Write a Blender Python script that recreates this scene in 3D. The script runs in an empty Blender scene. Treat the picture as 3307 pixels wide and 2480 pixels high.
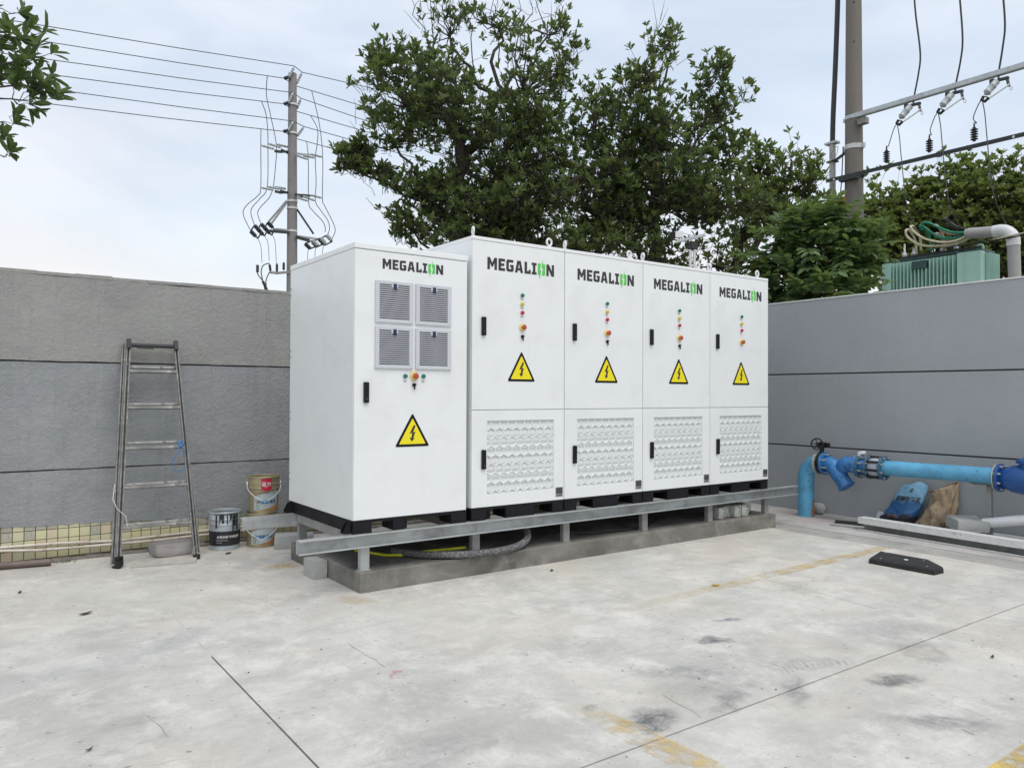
import bpy, bmesh, math, random
import numpy as np
from mathutils import Vector, Matrix, noise as mnoise

random.seed(7)
RNG = np.random.default_rng(11)
SC = bpy.context.scene
COL = SC.collection
PI = math.pi

# ------------------------------------------------------------------ camera
cd = bpy.data.cameras.new('camera')
cd.sensor_width = 36.0
cd.lens = 27.04
cd.clip_start = 0.05
cd.clip_end = 2000
cam = bpy.data.objects.new('camera', cd)
COL.objects.link(cam)
SC.camera = cam
yaw, pitch, roll = -0.6245, 0.0130, 0.0041
fwd = Vector((-math.sin(yaw) * math.cos(pitch), math.cos(yaw) * math.cos(pitch), math.sin(pitch)))
rt = Vector((math.cos(yaw), math.sin(yaw), 0))
up = rt.cross(fwd)
r2 = rt * math.cos(roll) + up * math.sin(roll)
u2 = -rt * math.sin(roll) + up * math.cos(roll)
cam.matrix_world = Matrix(((r2.x, u2.x, -fwd.x, -2.4622), (r2.y, u2.y, -fwd.y, -5.3535),
                           (r2.z, u2.z, -fwd.z, 1.5), (0, 0, 0, 1)))

# ------------------------------------------------------------------ sky and sun
SUN_EL = math.radians(62)
SUN_AZ = math.radians(188)          # compass angle of the sun, from +y clockwise
world = bpy.data.worlds.new('World')
SC.world = world
world.use_nodes = True
wt = world.node_tree
wt.nodes.clear()
WN = wt.nodes.new
def wl(a, b): wt.links.new(a, b)
w_out = WN('ShaderNodeOutputWorld')
w_bg = WN('ShaderNodeBackground')
w_bg.inputs['Strength'].default_value = 0.1
sky = WN('ShaderNodeTexSky')
sky.sky_type = 'NISHITA'
sky.sun_disc = False
sky.sun_elevation = SUN_EL
sky.sun_rotation = SUN_AZ
sky.air_density = 1.0
sky.dust_density = 2.0
sky.ozone_density = 1.5
w_tc = WN('ShaderNodeTexCoord')
w_map = WN('ShaderNodeMapping')
w_map.inputs['Scale'].default_value = (1.0, 1.0, 2.6)
w_map.inputs['Location'].default_value = (0.35, 0.2, 0.1)
wl(w_tc.outputs['Generated'], w_map.inputs['Vector'])
w_n1 = WN('ShaderNodeTexNoise')
w_n1.inputs['Scale'].default_value = 1.9
w_n1.inputs['Detail'].default_value = 7
w_n1.inputs['Roughness'].default_value = 0.52
w_n1.inputs['Distortion'].default_value = 0.35
wl(w_map.outputs[0], w_n1.inputs['Vector'])
w_n2 = WN('ShaderNodeTexNoise')
w_n2.inputs['Scale'].default_value = 3.4
w_n2.inputs['Detail'].default_value = 6
w_n2.inputs['Distortion'].default_value = 0.5
wl(w_map.outputs[0], w_n2.inputs['Vector'])
w_r2 = WN('ShaderNodeValToRGB')                     # cloud tone: grey bellies to bright white
w_r2.color_ramp.elements[0].position = 0.38
w_r2.color_ramp.elements[0].color = (6.2, 6.9, 8.0, 1)
w_r2.color_ramp.elements[1].position = 0.62
w_r2.color_ramp.elements[1].color = (7.7, 8.15, 9.0, 1)
wl(w_n2.outputs['Fac'], w_r2.inputs['Fac'])
w_sep = WN('ShaderNodeSeparateXYZ')
wl(w_tc.outputs['Generated'], w_sep.inputs[0])
w_hz = WN('ShaderNodeMapRange')                     # milky warm band over the whole horizon
w_hz.inputs['From Min'].default_value = 0.02
w_hz.inputs['From Max'].default_value = 0.40
w_hz.inputs['To Min'].default_value = 1.0
w_hz.inputs['To Max'].default_value = 0.0
w_hz.interpolation_type = 'SMOOTHSTEP'
wl(w_sep.outputs['Z'], w_hz.inputs['Value'])
w_hm = WN('ShaderNodeMath'); w_hm.operation = 'MULTIPLY'
wl(w_hz.outputs[0], w_hm.inputs[0])
w_hn = WN('ShaderNodeMapRange')
w_hn.inputs['From Min'].default_value = 0.35
w_hn.inputs['From Max'].default_value = 0.6
wl(w_n1.outputs['Fac'], w_hn.inputs['Value'])
w_hn.inputs['To Min'].default_value = 0.55
w_hn.inputs['To Max'].default_value = 0.95
wl(w_hn.outputs[0], w_hm.inputs[1])
w_mh = WN('ShaderNodeMix'); w_mh.data_type = 'RGBA'
wl(w_hm.outputs[0], w_mh.inputs['Factor'])
wl(w_r2.outputs['Color'], w_mh.inputs[6])
w_mh.inputs[7].default_value = (8.9, 8.25, 8.0, 1)
w_cf = WN('ShaderNodeMapRange')
w_cf.inputs['From Min'].default_value = 0.3
w_cf.inputs['From Max'].default_value = 0.62
w_cf.inputs['To Min'].default_value = 0.71
w_cf.inputs['To Max'].default_value = 0.97
wl(w_n1.outputs['Fac'], w_cf.inputs['Value'])
w_sc = WN('ShaderNodeMix'); w_sc.data_type = 'RGBA'; w_sc.blend_type = 'MULTIPLY'
w_sc.inputs['Factor'].default_value = 1
wl(sky.outputs[0], w_sc.inputs[6])
w_sc.inputs[7].default_value = (2.6, 2.5, 2.1, 1)
w_mx = WN('ShaderNodeMix'); w_mx.data_type = 'RGBA'
wl(w_cf.outputs[0], w_mx.inputs['Factor'])
wl(w_sc.outputs[2], w_mx.inputs[6])
wl(w_mh.outputs[2], w_mx.inputs[7])
wl(w_mx.outputs[2], w_bg.inputs['Color'])
wl(w_bg.outputs[0], w_out.inputs['Surface'])

sl = bpy.data.lights.new('sun', 'SUN')
sl.energy = 1.5
sl.angle = math.radians(45)
sl.color = (1.0, 0.95, 0.86)
sun = bpy.data.objects.new('sun', sl)
COL.objects.link(sun)
sd = Vector((math.sin(SUN_AZ) * math.cos(SUN_EL), math.cos(SUN_AZ) * math.cos(SUN_EL), math.sin(SUN_EL)))
sun.rotation_euler = sd.to_track_quat('Z', 'Y').to_euler()
sun.location = (0, -10, 20)

SC.view_settings.view_transform = 'Standard'
SC.view_settings.look = 'None'
SC.view_settings.gamma = 1
SC.view_settings.use_curve_mapping = False
SC.view_settings.exposure = 0.19

# ------------------------------------------------------------------ materials
class NT:
    """small node-tree builder"""
    def __init__(s, name):
        s.m = bpy.data.materials.new(name); s.m.use_nodes = True
        s.t = s.m.node_tree; s.t.nodes.clear()
        s.out = s.n('ShaderNodeOutputMaterial')
        s.b = s.n('ShaderNodeBsdfPrincipled')
        s.l(s.b.outputs[0], s.out.inputs[0])
        s.tc = s.n('ShaderNodeTexCoord')
        s.co = s.tc.outputs['Object']
    def n(s, t): return s.t.nodes.new(t)
    def l(s, a, b): s.t.links.new(a, b)
    def put(s, v, sock):
        if hasattr(v, 'is_linked') or isinstance(v, bpy.types.NodeSocket): s.l(v, sock)
        else: sock.default_value = v
    def noise(s, scale, detail=4, rough=.55, vec=None, dist=0, stretch=None):
        n = s.n('ShaderNodeTexNoise')
        n.inputs['Scale'].default_value = scale; n.inputs['Detail'].default_value = detail
        n.inputs['Roughness'].default_value = rough; n.inputs['Distortion'].default_value = dist
        v = vec or s.co
        if stretch:
            mp = s.n('ShaderNodeMapping'); mp.inputs['Scale'].default_value = stretch
            s.l(v, mp.inputs['Vector']); v = mp.outputs[0]
        s.l(v, n.inputs['Vector'])
        return n.outputs['Fac']
    def rng(s, v, a, b, c=0, d=1, smooth=False):
        n = s.n('ShaderNodeMapRange'); s.l(v, n.inputs['Value'])
        n.inputs['From Min'].default_value = a; n.inputs['From Max'].default_value = b
        n.inputs['To Min'].default_value = c; n.inputs['To Max'].default_value = d
        if smooth: n.interpolation_type = 'SMOOTHSTEP'
        return n.outputs[0]
    def math(s, op, a, b=None):
        n = s.n('ShaderNodeMath'); n.operation = op
        s.put(a, n.inputs[0])
        if b is not None: s.put(b, n.inputs[1])
        return n.outputs[0]
    def mix(s, f, a, b, mode='MIX'):
        n = s.n('ShaderNodeMix'); n.data_type = 'RGBA'; n.blend_type = mode
        s.put(f, n.inputs['Factor'])
        for v, k in ((a, 6), (b, 7)):
            if isinstance(v, tuple): v = v if len(v) == 4 else v + (1,)
            s.put(v, n.inputs[k])
        return n.outputs[2]
    def bump(s, h, strength=.3, dist=.01):
        n = s.n('ShaderNodeBump'); n.inputs['Strength'].default_value = strength
        n.inputs['Distance'].default_value = dist
        s.l(h, n.inputs['Height']); s.l(n.outputs[0], s.b.inputs['Normal'])
    def set(s, color=None, rough=None, metal=None, spec=None):
        if color is not None: s.put(color if not isinstance(color, tuple) else color + (1,), s.b.inputs['Base Color'])
        if rough is not None: s.put(rough, s.b.inputs['Roughness'])
        if metal is not None: s.b.inputs['Metallic'].default_value = metal
        if spec is not None: s.b.inputs['Specular IOR Level'].default_value = spec

def mat(name, col, rough=.5, metal=0.0, var=.08, vscale=4, rvar=.07, col2=None, c2lo=.55, c2hi=.75, c2scale=3, bump=0, bscale=60, spec=.5, stretch=None):
    t = NT(name)
    lo = tuple(c * (1 - var) for c in col); hi = tuple(min(1, c * (1 + var)) for c in col)
    c = t.mix(t.rng(t.noise(vscale, 5, stretch=stretch), .3, .7), lo, hi)
    if col2: c = t.mix(t.rng(t.noise(c2scale, 6, .65, dist=.4), c2lo, c2hi), c, col2)
    t.set(c, t.rng(t.noise(vscale * 3, 3), .3, .7, max(.04, rough - rvar), rough + rvar), metal, spec)
    if bump: t.bump(t.noise(bscale, 4), bump, .01)
    return t.m

M = {}
M['white_paint'] = mat('white_powder_coat', (.785, .81, .82), .30, var=.012, vscale=.9, rvar=.015, col2=(.715, .735, .73), c2lo=.48, c2hi=.75, c2scale=2.2)
M['white_metal'] = mat('white_painted_metal', (.74, .75, .77), .4, var=.04)
M['vent_grey'] = mat('pale_grey_plastic', (.56, .58, .62), .45, var=.03)
M['vent_slat'] = mat('grey_louvre_plastic', (.50, .52, .57), .45, var=.03)
M['dark_void'] = mat('vent_gap_shade', (.035, .037, .045), .8, var=.1)  # near-black tone standing in for shade between the vent slats
M['black_plastic'] = mat('black_plastic', (.008, .009, .011), .4, var=.2, spec=.3)
M['black_steel'] = mat('black_painted_steel', (.008, .008, .011), .55, var=.3, col2=(.02, .02, .022), c2lo=.6, c2hi=.85, c2scale=5, spec=.25)
M['logo_black'] = mat('black_print', (.03, .03, .03), .5, var=.05)
M['logo_green'] = mat('green_print', (.10, .56, .09), .5, var=.03)
M['yellow_sign'] = mat('yellow_sign', (.85, .72, .015), .42, var=.03)
M['lamp_green'] = mat('green_button', (.01, .17, .12), .25, var=.05)
M['lamp_yellow'] = mat('yellow_button', (.60, .53, .03), .25, var=.05)
M['lamp_red'] = mat('red_button', (.48, .015, .05), .25, var=.05)
M['stop_red'] = mat('red_mushroom_button', (.42, .075, .03), .35, var=.05)
M['stop_plate'] = mat('yellow_plate', (.74, .60, .25), .4, var=.05)
M['label_grey'] = mat('grey_label', (.30, .31, .32), .5, var=.1, vscale=40)
M['label_dark'] = mat('dark_label_print', (.06, .06, .065), .5, var=.1, vscale=60)
M['galv'] = mat('galvanised_steel', (.50, .53, .54), .45, .55, var=.14, vscale=9, col2=(.36, .37, .37), c2lo=.5, c2hi=.8, c2scale=7, spec=.5, stretch=(.3, 1, 1))
M['galv_web'] = mat('stained_galvanised_web', (.44, .465, .47), .5, .45, var=.22, vscale=7, col2=(.29, .295, .285), c2lo=.46, c2hi=.7, c2scale=5, stretch=(.25, 1, 1.4))
M['galv_dull'] = mat('dusty_galvanised_steel', (.30, .30, .295), .6, .25, var=.2, vscale=12, col2=(.17, .16, .15), c2lo=.5, c2hi=.75)
M['galv_bright'] = mat('chalky_galvanised_lip', (.66, .67, .66), .55, .1, var=.08, vscale=14, col2=(.40, .41, .40), c2lo=.55, c2hi=.7, c2scale=12)
M['aluminium'] = mat('weathered_aluminium', (.20, .20, .195), .55, .35, var=.35, vscale=14, col2=(.36, .36, .345), c2lo=.56, c2hi=.66, c2scale=11)
M['ladder_dark'] = mat('dark_ladder_channel', (.045, .046, .046), .6, .3, var=.3, vscale=14, col2=(.28, .28, .27), c2lo=.62, c2hi=.7, c2scale=13)  # channel web, coloured darker than the rail edges
M['steel'] = mat('stainless_steel', (.62, .62, .63), .25, .95, var=.05)
M['dark_metal'] = mat('dark_line_hardware', (.045, .05, .05), .55, .3, var=.2)
M['iron_black'] = mat('black_cast_iron', (.015, .015, .017), .45, .3, var=.2)
M['porcelain'] = mat('grey_porcelain', (.42, .46, .47), .3, var=.06)
M['silicone'] = mat('dark_insulator', (.035, .04, .05), .5, var=.1)
M['wire'] = mat('weathered_conductor', (.13, .14, .15), .7, 0, var=.1, spec=.2)
M['cable_black'] = mat('black_cable', (.03, .031, .034), .55, var=.2)
M['cable_cream'] = mat('cream_cable', (.60, .55, .38), .5, var=.08)
M['cable_beige'] = mat('beige_cable', (.48, .40, .31), .5, var=.08)
M['cable_green'] = mat('green_cable', (.015, .24, .14), .5, var=.1)
M['pole'] = mat('pole_concrete', (.185, .168, .15), .85, var=.14, vscale=3, stretch=(1, 1, .25), bump=.12, bscale=30)
M['pole_far'] = mat('far_pole_concrete', (.245, .235, .235), .85, var=.08)
M['pvc_grey'] = mat('grey_pvc', (.40, .39, .38), .4, var=.05)
M['pvc_white'] = mat('white_pvc', (.75, .76, .78), .35, var=.04, col2=(.5, .5, .49), c2lo=.6, c2hi=.75)
M['trafo'] = mat('mint_green_paint', (.44, .68, .60), .4, var=.06)
M['trafo_dark'] = mat('dark_green_paint', (.05, .10, .10), .5, var=.1)
M['pipe_light'] = mat('light_blue_pipe_paint', (.105, .36, .57), .42, var=.22, vscale=4, col2=(.03, .13, .22), c2lo=.61, c2hi=.67, c2scale=26, bump=.15, bscale=40)
M['pipe_mid'] = mat('blue_pipe_paint', (.040, .185, .46), .45, var=.3, vscale=7, col2=(.02, .08, .19), c2lo=.54, c2hi=.66, c2scale=22, bump=.25, bscale=40)
M['pipe_dark'] = mat('dark_blue_enamel', (.012, .075, .27), .35, var=.12, vscale=5, col2=(.008, .03, .11), c2lo=.58, c2hi=.75)
M['flange'] = mat('blue_grey_flange', (.045, .13, .21), .45, .2, var=.35, vscale=10, col2=(.20, .25, .25), c2lo=.55, c2hi=.66, c2scale=14)
M['flange_pale'] = mat('pale_flange_rim', (.40, .43, .42), .5, .2, var=.15, vscale=10)
M['rubber_grey'] = mat('grey_coupling_sleeve', (.36, .40, .48), .5, var=.12)
M['rust'] = mat('rust_patch', (.30, .15, .07), .8, var=.3, vscale=9)
M['bolt'] = mat('zinc_bolt', (.40, .40, .38), .4, .6, var=.1)
M['rubber'] = mat('black_rubber', (.020, .020, .021), .75, var=.25, vscale=14, col2=(.06, .06, .058), c2lo=.62, c2hi=.8, c2scale=10, bump=.2, bscale=160)
M['white_spot'] = mat('white_reflector', (.8, .8, .78), .4, var=.03)
M['block'] = mat('cement_block', (.40, .41, .405), .9, var=.12, vscale=8, col2=(.27, .27, .26), c2lo=.55, c2hi=.75, c2scale=6, bump=.5, bscale=70)
M['stone'] = mat('rough_stone', (.34, .32, .315), .9, var=.15, vscale=7, bump=.6, bscale=40)
M['wrap'] = mat('plastic_wrapped_block', (.52, .53, .50), .25, var=.25, vscale=16, col2=(.24, .26, .23), c2lo=.5, c2hi=.62, c2scale=14, bump=.6, bscale=28)
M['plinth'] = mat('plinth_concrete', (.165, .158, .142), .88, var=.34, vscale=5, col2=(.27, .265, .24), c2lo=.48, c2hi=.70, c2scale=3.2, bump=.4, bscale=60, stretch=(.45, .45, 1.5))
M['board'] = mat('dusty_board', (.42, .40, .37), .85, var=.15, vscale=10)
M['cord_blue'] = mat('blue_cord', (.03, .20, .45), .6)
M['cord_white'] = mat('white_cord', (.66, .66, .64), .6)
M['leaf_dead'] = mat('dead_leaf', (.04, .03, .03), .7, var=.3)
M['leaf_yellow'] = mat('yellow_dead_leaf', (.50, .32, .04), .7, var=.2)
M['hose_yellow'] = mat('yellow_hose', (.62, .66, .03), .4, var=.1)
M['hose_grey'] = mat('dusty_corrugated_hose', (.10, .10, .105), .8, var=.4, vscale=40, col2=(.32, .32, .31), c2lo=.5, c2hi=.66, c2scale=60, bump=.4, bscale=120)
M['cream_conduit'] = mat('scuffed_cream_conduit', (.58, .53, .47), .5, var=.15, vscale=9, col2=(.26, .20, .16), c2lo=.55, c2hi=.7, c2scale=16)
M['brown_pipe'] = mat('brown_steel_tube', (.16, .125, .11), .6, .2, var=.2)
M['bark'] = mat('bark', (.075, .062, .052), .9, var=.3, vscale=14, bump=.5, bscale=40)
M['twig'] = mat('twig_bark', (.085, .082, .066), .9, var=.25, vscale=10, spec=.2)
M['cap'] = mat('pale_wall_cap', (.62, .62, .60), .8, var=.1, vscale=6)
M['grout'] = mat('dark_groove_mortar', (.06, .06, .062), .9, var=.2, vscale=10)
M['joint_grey'] = mat('grey_joint_mortar', (.105, .105, .11), .9, var=.25, vscale=8)
M['tile_grout'] = mat('olive_tile_grout', (.13, .12, .06), .9, var=.2, vscale=10)
M['soil'] = mat('damp_mortar_footing', (.19, .165, .155), .95, var=.25, vscale=10, bump=.5, bscale=50)
M['tan_sack'] = mat('tan_woven_sack', (.36, .275, .185), .85, var=.14, vscale=7, col2=(.20, .155, .11), c2lo=.55, c2hi=.75, c2scale=8, bump=.35, bscale=45)
M['cup'] = mat('white_paper_cup', (.74, .74, .75), .5, var=.05)
M['pail_gold'] = mat('gold_tin', (.36, .31, .19), .38, .35, var=.12, vscale=6)
M['pail_silver'] = mat('silver_tin', (.44, .48, .52), .4, .35, var=.15, vscale=9)
M['pail_blue'] = mat('pale_blue_print', (.42, .48, .50), .5, var=.1, vscale=8)
M['ink_black'] = mat('black_paint_band', (.018, .02, .026), .4, var=.3, vscale=12)
M['ink_red'] = mat('red_label', (.50, .015, .05), .4, var=.06)
M['ink_white'] = mat('white_lettering', (.74, .74, .73), .5, var=.04)
M['ink_blue'] = mat('blue_lettering', (.01, .16, .36), .5, var=.05)
M['ink_green'] = mat('green_badge', (.06, .24, .09), .5, var=.05)
M['ink_orange'] = mat('orange_print', (.52, .22, .06), .5, var=.08)
M['paint_wet'] = mat('dark_paint_residue', (.03, .045, .035), .3, var=.3)

def leaf_mat(name, dark, light, dead=.012, trans=.22):
    t = NT(name)
    g = t.n('ShaderNodeNewGeometry')
    r = g.outputs['Random Per Island']
    c = t.mix(t.rng(r, 0, .97), dark, light)
    c = t.mix(t.math('GREATER_THAN', r, 1 - dead), c, (.24, .10, .03))
    t.set(c, .38, 0, .45)
    tr = t.n('ShaderNodeBsdfTranslucent')
    t.l(t.mix(.5, c, (.26, .36, .07)), tr.inputs['Color'])
    mx = t.n('ShaderNodeMixShader'); mx.inputs[0].default_value = trans
    t.l(t.b.outputs[0], mx.inputs[1]); t.l(tr.outputs[0], mx.inputs[2]); t.l(mx.outputs[0], t.out.inputs[0])
    return t.m
M['leaf_a'] = leaf_mat('evergreen_leaf', (.046, .074, .030), (.160, .215, .078), .008, .42)
M['leaf_c'] = leaf_mat('lighter_evergreen_leaf', (.065, .105, .030), (.20, .25, .08), .006, .45)
M['leaf_d'] = leaf_mat('pinnate_leaf', (.045, .095, .042), (.17, .255, .09), .016, .40)
M['leaf_e'] = leaf_mat('far_tree_leaf', (.085, .125, .036), (.24, .29, .09), .004, .48)
M['leaf_f'] = leaf_mat('near_branch_leaf', (.036, .075, .025), (.12, .18, .06), .01, .35)

# concrete yard with its stains: everything in yard coordinates
def yard_material(name, base, lo, hi, stains=()):
    t = NT(name)
    wob = t.n('ShaderNodeVectorMath'); wob.operation = 'MULTIPLY_ADD'
    nz = t.n('ShaderNodeTexNoise'); nz.inputs['Scale'].default_value = 5; nz.inputs['Detail'].default_value = 5
    t.l(t.co, nz.inputs['Vector'])
    t.l(nz.outputs['Color'], wob.inputs[0]); wob.inputs[1].default_value = (.22, .22, 0); 
    ad = t.n('ShaderNodeVectorMath'); ad.operation = 'ADD'
    t.l(t.co, ad.inputs[0]); ad.inputs[1].default_value = (-.11, -.11, 0)
    t.l(ad.outputs[0], wob.inputs[2])
    P = wob.outputs[0]
    c = t.mix(t.rng(t.noise(.55, 6, .62, dist=.2), .34, .66), lo, hi)
    c = t.mix(t.math('MULTIPLY', t.rng(t.noise(1.7, 8, .74, dist=.25, stretch=(.8, 1.3, 1)), .42, .63), .82), c, tuple(v * .70 for v in base))
    c = t.mix(t.math('MULTIPLY', t.rng(t.noise(4.5, 8, .78, dist=.3, stretch=(1.4, .8, 1)), .48, .68), .6), c, tuple(v * .70 for v in base))
    c = t.mix(t.math('MULTIPLY', t.rng(t.noise(2.6, 8, .74, dist=.2, stretch=(1.2, .9, 1)), .50, .70), .75), c, tuple(min(1, v * 1.30) for v in base))
    c = t.mix(t.math('MULTIPLY', t.rng(t.noise(.8, 6, .6, dist=.3), .48, .72), .55), c, (base[0] * 1.0, base[1] * .94, base[2] * .84))
    c = t.mix(t.math('MULTIPLY', t.rng(t.noise(.65, 6, .6, vec=P), .52, .75), .5), c, (base[0] * .80, base[1] * .87, base[2] * .87))
    c = t.mix(t.rng(t.noise(48, 7, .8), .55, .76, 0, .6), c, tuple(v * .58 for v in base))
    c = t.mix(t.rng(t.noise(85, 6, .8, stretch=(1, .6, 1)), .58, .78, 0, .5), c, tuple(min(1, v * 1.35) for v in base))
    # thin scuffs and drag marks
    c = t.mix(t.rng(t.noise(7, 7, .82, stretch=(.35, 6, 1), vec=P), .54, .68, 0, .5), c, tuple(v * .60 for v in base))
    c = t.mix(t.rng(t.noise(6, 7, .82, stretch=(5, .4, 1), vec=P), .60, .72, 0, .30), c, tuple(min(1, v * 1.25) for v in base))
    c = t.mix(t.rng(t.noise(130, 4, .8), .56, .70, 0, .55), c, tuple(v * .55 for v in base))
    c = t.mix(t.rng(t.noise(150, 4, .8, stretch=(1, .7, 1)), .58, .72, 0, .55), c, tuple(min(1, v * 1.4) for v in base))
    # hard little pits, scratches both ways, and chalky scrapes
    c = t.mix(t.rng(t.noise(22, 2, .5), .70, .72, 0, .8), c, tuple(v * .38 for v in base))
    c = t.mix(t.rng(t.noise(11, 6, .85, stretch=(.22, 9, 1), vec=P), .645, .665, 0, .5), c, tuple(v * .48 for v in base))
    c = t.mix(t.rng(t.noise(9, 6, .85, stretch=(8, .25, 1), vec=P), .65, .67, 0, .45), c, tuple(v * .5 for v in base))
    c = t.mix(t.rng(t.noise(8, 6, .85, stretch=(.3, 7, 1)), .64, .67, 0, .55), c, tuple(min(1, v * 1.4) for v in base))
    for (x, y, rx, ry, ang, st, col, ring) in stains:
        mp = t.n('ShaderNodeMapping'); mp.vector_type = 'TEXTURE'
        mp.inputs['Location'].default_value = (x, y, 0); mp.inputs['Rotation'].default_value = (0, 0, ang)
        mp.inputs['Scale'].default_value = (rx, ry, 1)
        t.l(P, mp.inputs['Vector'])
        fl = t.n('ShaderNodeVectorMath'); fl.operation = 'MULTIPLY'; t.l(mp.outputs[0], fl.inputs[0]); fl.inputs[1].default_value = (1, 1, 0)
        ln = t.n('ShaderNodeVectorMath'); ln.operation = 'LENGTH'; t.l(fl.outputs[0], ln.inputs[0])
        d = ln.outputs['Value']
        f = t.rng(d, .25, 1.0, 1, 0, True)
        if ring: f = t.math('MULTIPLY', f, t.rng(d, .3, .75, .25, 1, True))
        f = t.math('MULTIPLY', f, t.rng(t.noise(14, 6, .75, vec=P), .34, .58, .22, 1))
        c = t.mix(t.math('MULTIPLY', f, st), c, col)
    if stains:
        mp = t.n('ShaderNodeMapping'); mp.vector_type = 'TEXTURE'
        mp.inputs['Location'].default_value = (1.44, -2.80, 0); mp.inputs['Rotation'].default_value = (0, 0, -.33); mp.inputs['Scale'].default_value = (.30, .085, 1)
        t.l(t.co, mp.inputs['Vector']); sx = t.n('ShaderNodeSeparateXYZ'); t.l(mp.outputs[0], sx.inputs[0])
        yb = t.math('ADD', sx.outputs['Y'], t.math('MULTIPLY', t.math('MULTIPLY', sx.outputs['X'], sx.outputs['X']), 1.1))
        tr_ = t.math('MULTIPLY', t.rng(t.math('ABSOLUTE', sx.outputs['X']), .7, 1.0, 1, 0, True), t.rng(t.math('ABSOLUTE', yb), .8, 1.0, 1, 0, True))
        lug = t.rng(t.math('SINE', t.math('ADD', t.math('MULTIPLY', sx.outputs['X'], 48), t.math('MULTIPLY', t.math('ABSOLUTE', yb), 5))), .0, .5, 0, 1, True)
        tr_ = t.math('MULTIPLY', t.math('MULTIPLY', tr_, lug), t.rng(t.noise(9, 6, .7), .42, .62, .0, .5))
        c = t.mix(tr_, c, (.16, .16, .165))
    h = t.noise(45, 5, .7)
    t.set(c, t.rng(t.noise(6, 5), .3, .7, .62, .88), 0, .35)
    t.bump(h, .22, .006)
    return t.m
DK = (.12, .12, .125)
STAINS = [
 (3.35, -1.79, .17, .10, .2, .55, (.20, .20, .25), True), (1.73, -2.03, .13, .06, -.3, .95, (.12, .12, .16), False),
 (1.30, -2.23, .17, .09, -.5, .9, DK, False), (2.14, -3.11, .24, .15, .3, .85, DK, True),
 (1.56, -3.25, .20, .13, -.4, .95, DK, False), (.15, -2.85, .24, .14, .3, .95, DK, False),
 (1.24, -3.63, .34, .12, -.7, .65, DK, False), (3.28, -2.59, .26, .14, .2, .5, DK, True),
 (.70, -2.47, .34, .14, -.6, .6, (.20, .21, .21), False), (.62, -2.90, .26, .10, .3, .6, DK, False),
 (0, -2.58, .06, .05, 0, .6, (.17, .16, .12), False),
 (-1.85, -1.62, .30, .2, .3, .5, DK, True), (-.9, -2.55, .6, .25, .2, .35, DK, False),
 (-.15, 1.25, .24, .14, .2, .85, (.34, .25, .11), False), (-.10, -.12, .14, .22, .5, .6, (.38, .29, .15), False),
 (.05, .9, .10, .9, 0, .35, (.30, .28, .24), False), (-1.4, -.4, .5, .18, .7, .45, (.33, .34, .37), False),
 (.3, -1.4, .7, .5, .2, .3, (.46, .42, .35), False), (1.0, -3.0, .3, .1, .6, .6, DK, False),
 (2.6, -.55, .6, .14, -.05, .35, (.30, .29, .28), False), (.85, -2.70, .75, .34, .2, .45, (.24, .245, .24), False), (2.3, -2.75, .6, .3, -.2, .35, (.27, .28, .28), False), (-.7, -2.0, .5, .3, .3, .35, (.29, .285, .275), False), (1.42, -2.84, .24, .09, -.35, .8, (.20, .20, .20), True), (-2.0, -.6, .7, .2, .25, .4, (.33, .345, .36), False), (3.4, -3.3, .7, .3, .2, .35, (.28, .29, .30), False), (1.9, -1.75, .5, .2, .1, .3, (.34, .32, .28), False), (3.3, -.9, .35, .08, .1, .4, (.27, .26, .25), False), (-2.2, 2.2, 1.2, .4, 0, .35, (.36, .33, .31), False),
]
BASE = (.56, .543, .508)
M['yard'] = yard_material('yard_concrete', BASE, (.49, .48, .452), (.625, .61, .575), STAINS)
M['gutter'] = yard_material('gutter_concrete', (.38, .375, .365), (.345, .335, .315), (.42, .41, .385))
M['apron'] = yard_material('apron_concrete', (.45, .44, .43), (.40, .385, .375), (.51, .50, .49),
                           [(5.9, -.1, .35, .4, .5, .35, (.50, .30, .33), False), (6.0, .6, .4, .3, 0, .3, (.50, .32, .36), False)])
M['earth'] = mat('earth', (.16, .15, .11), .95, var=.3, vscale=.6)

def worn_paint(name, col, lo, hi, scale=14, stretch=None, edge=None):
    t = NT(name)
    t.set(t.mix(t.rng(t.noise(9, 5), .35, .65), tuple(c * .85 for c in col), col), .75)
    f = t.rng(t.noise(scale, 7, .75, stretch=stretch), lo, hi)
    if edge:                       # wear that differs along the stripe: (axis, from, to)
        sp = t.n('ShaderNodeSeparateXYZ'); t.l(t.co, sp.inputs[0])
        f = t.math('MULTIPLY', f, t.rng(sp.outputs[edge[0]], edge[1], edge[2], .12, 1, True))
    tr = t.n('ShaderNodeBsdfTransparent'); mx = t.n('ShaderNodeMixShader')
    t.l(f, mx.inputs[0]); t.l(tr.outputs[0], mx.inputs[1]); t.l(t.b.outputs[0], mx.inputs[2]); t.l(mx.outputs[0], t.out.inputs[0])
    return t.m

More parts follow.
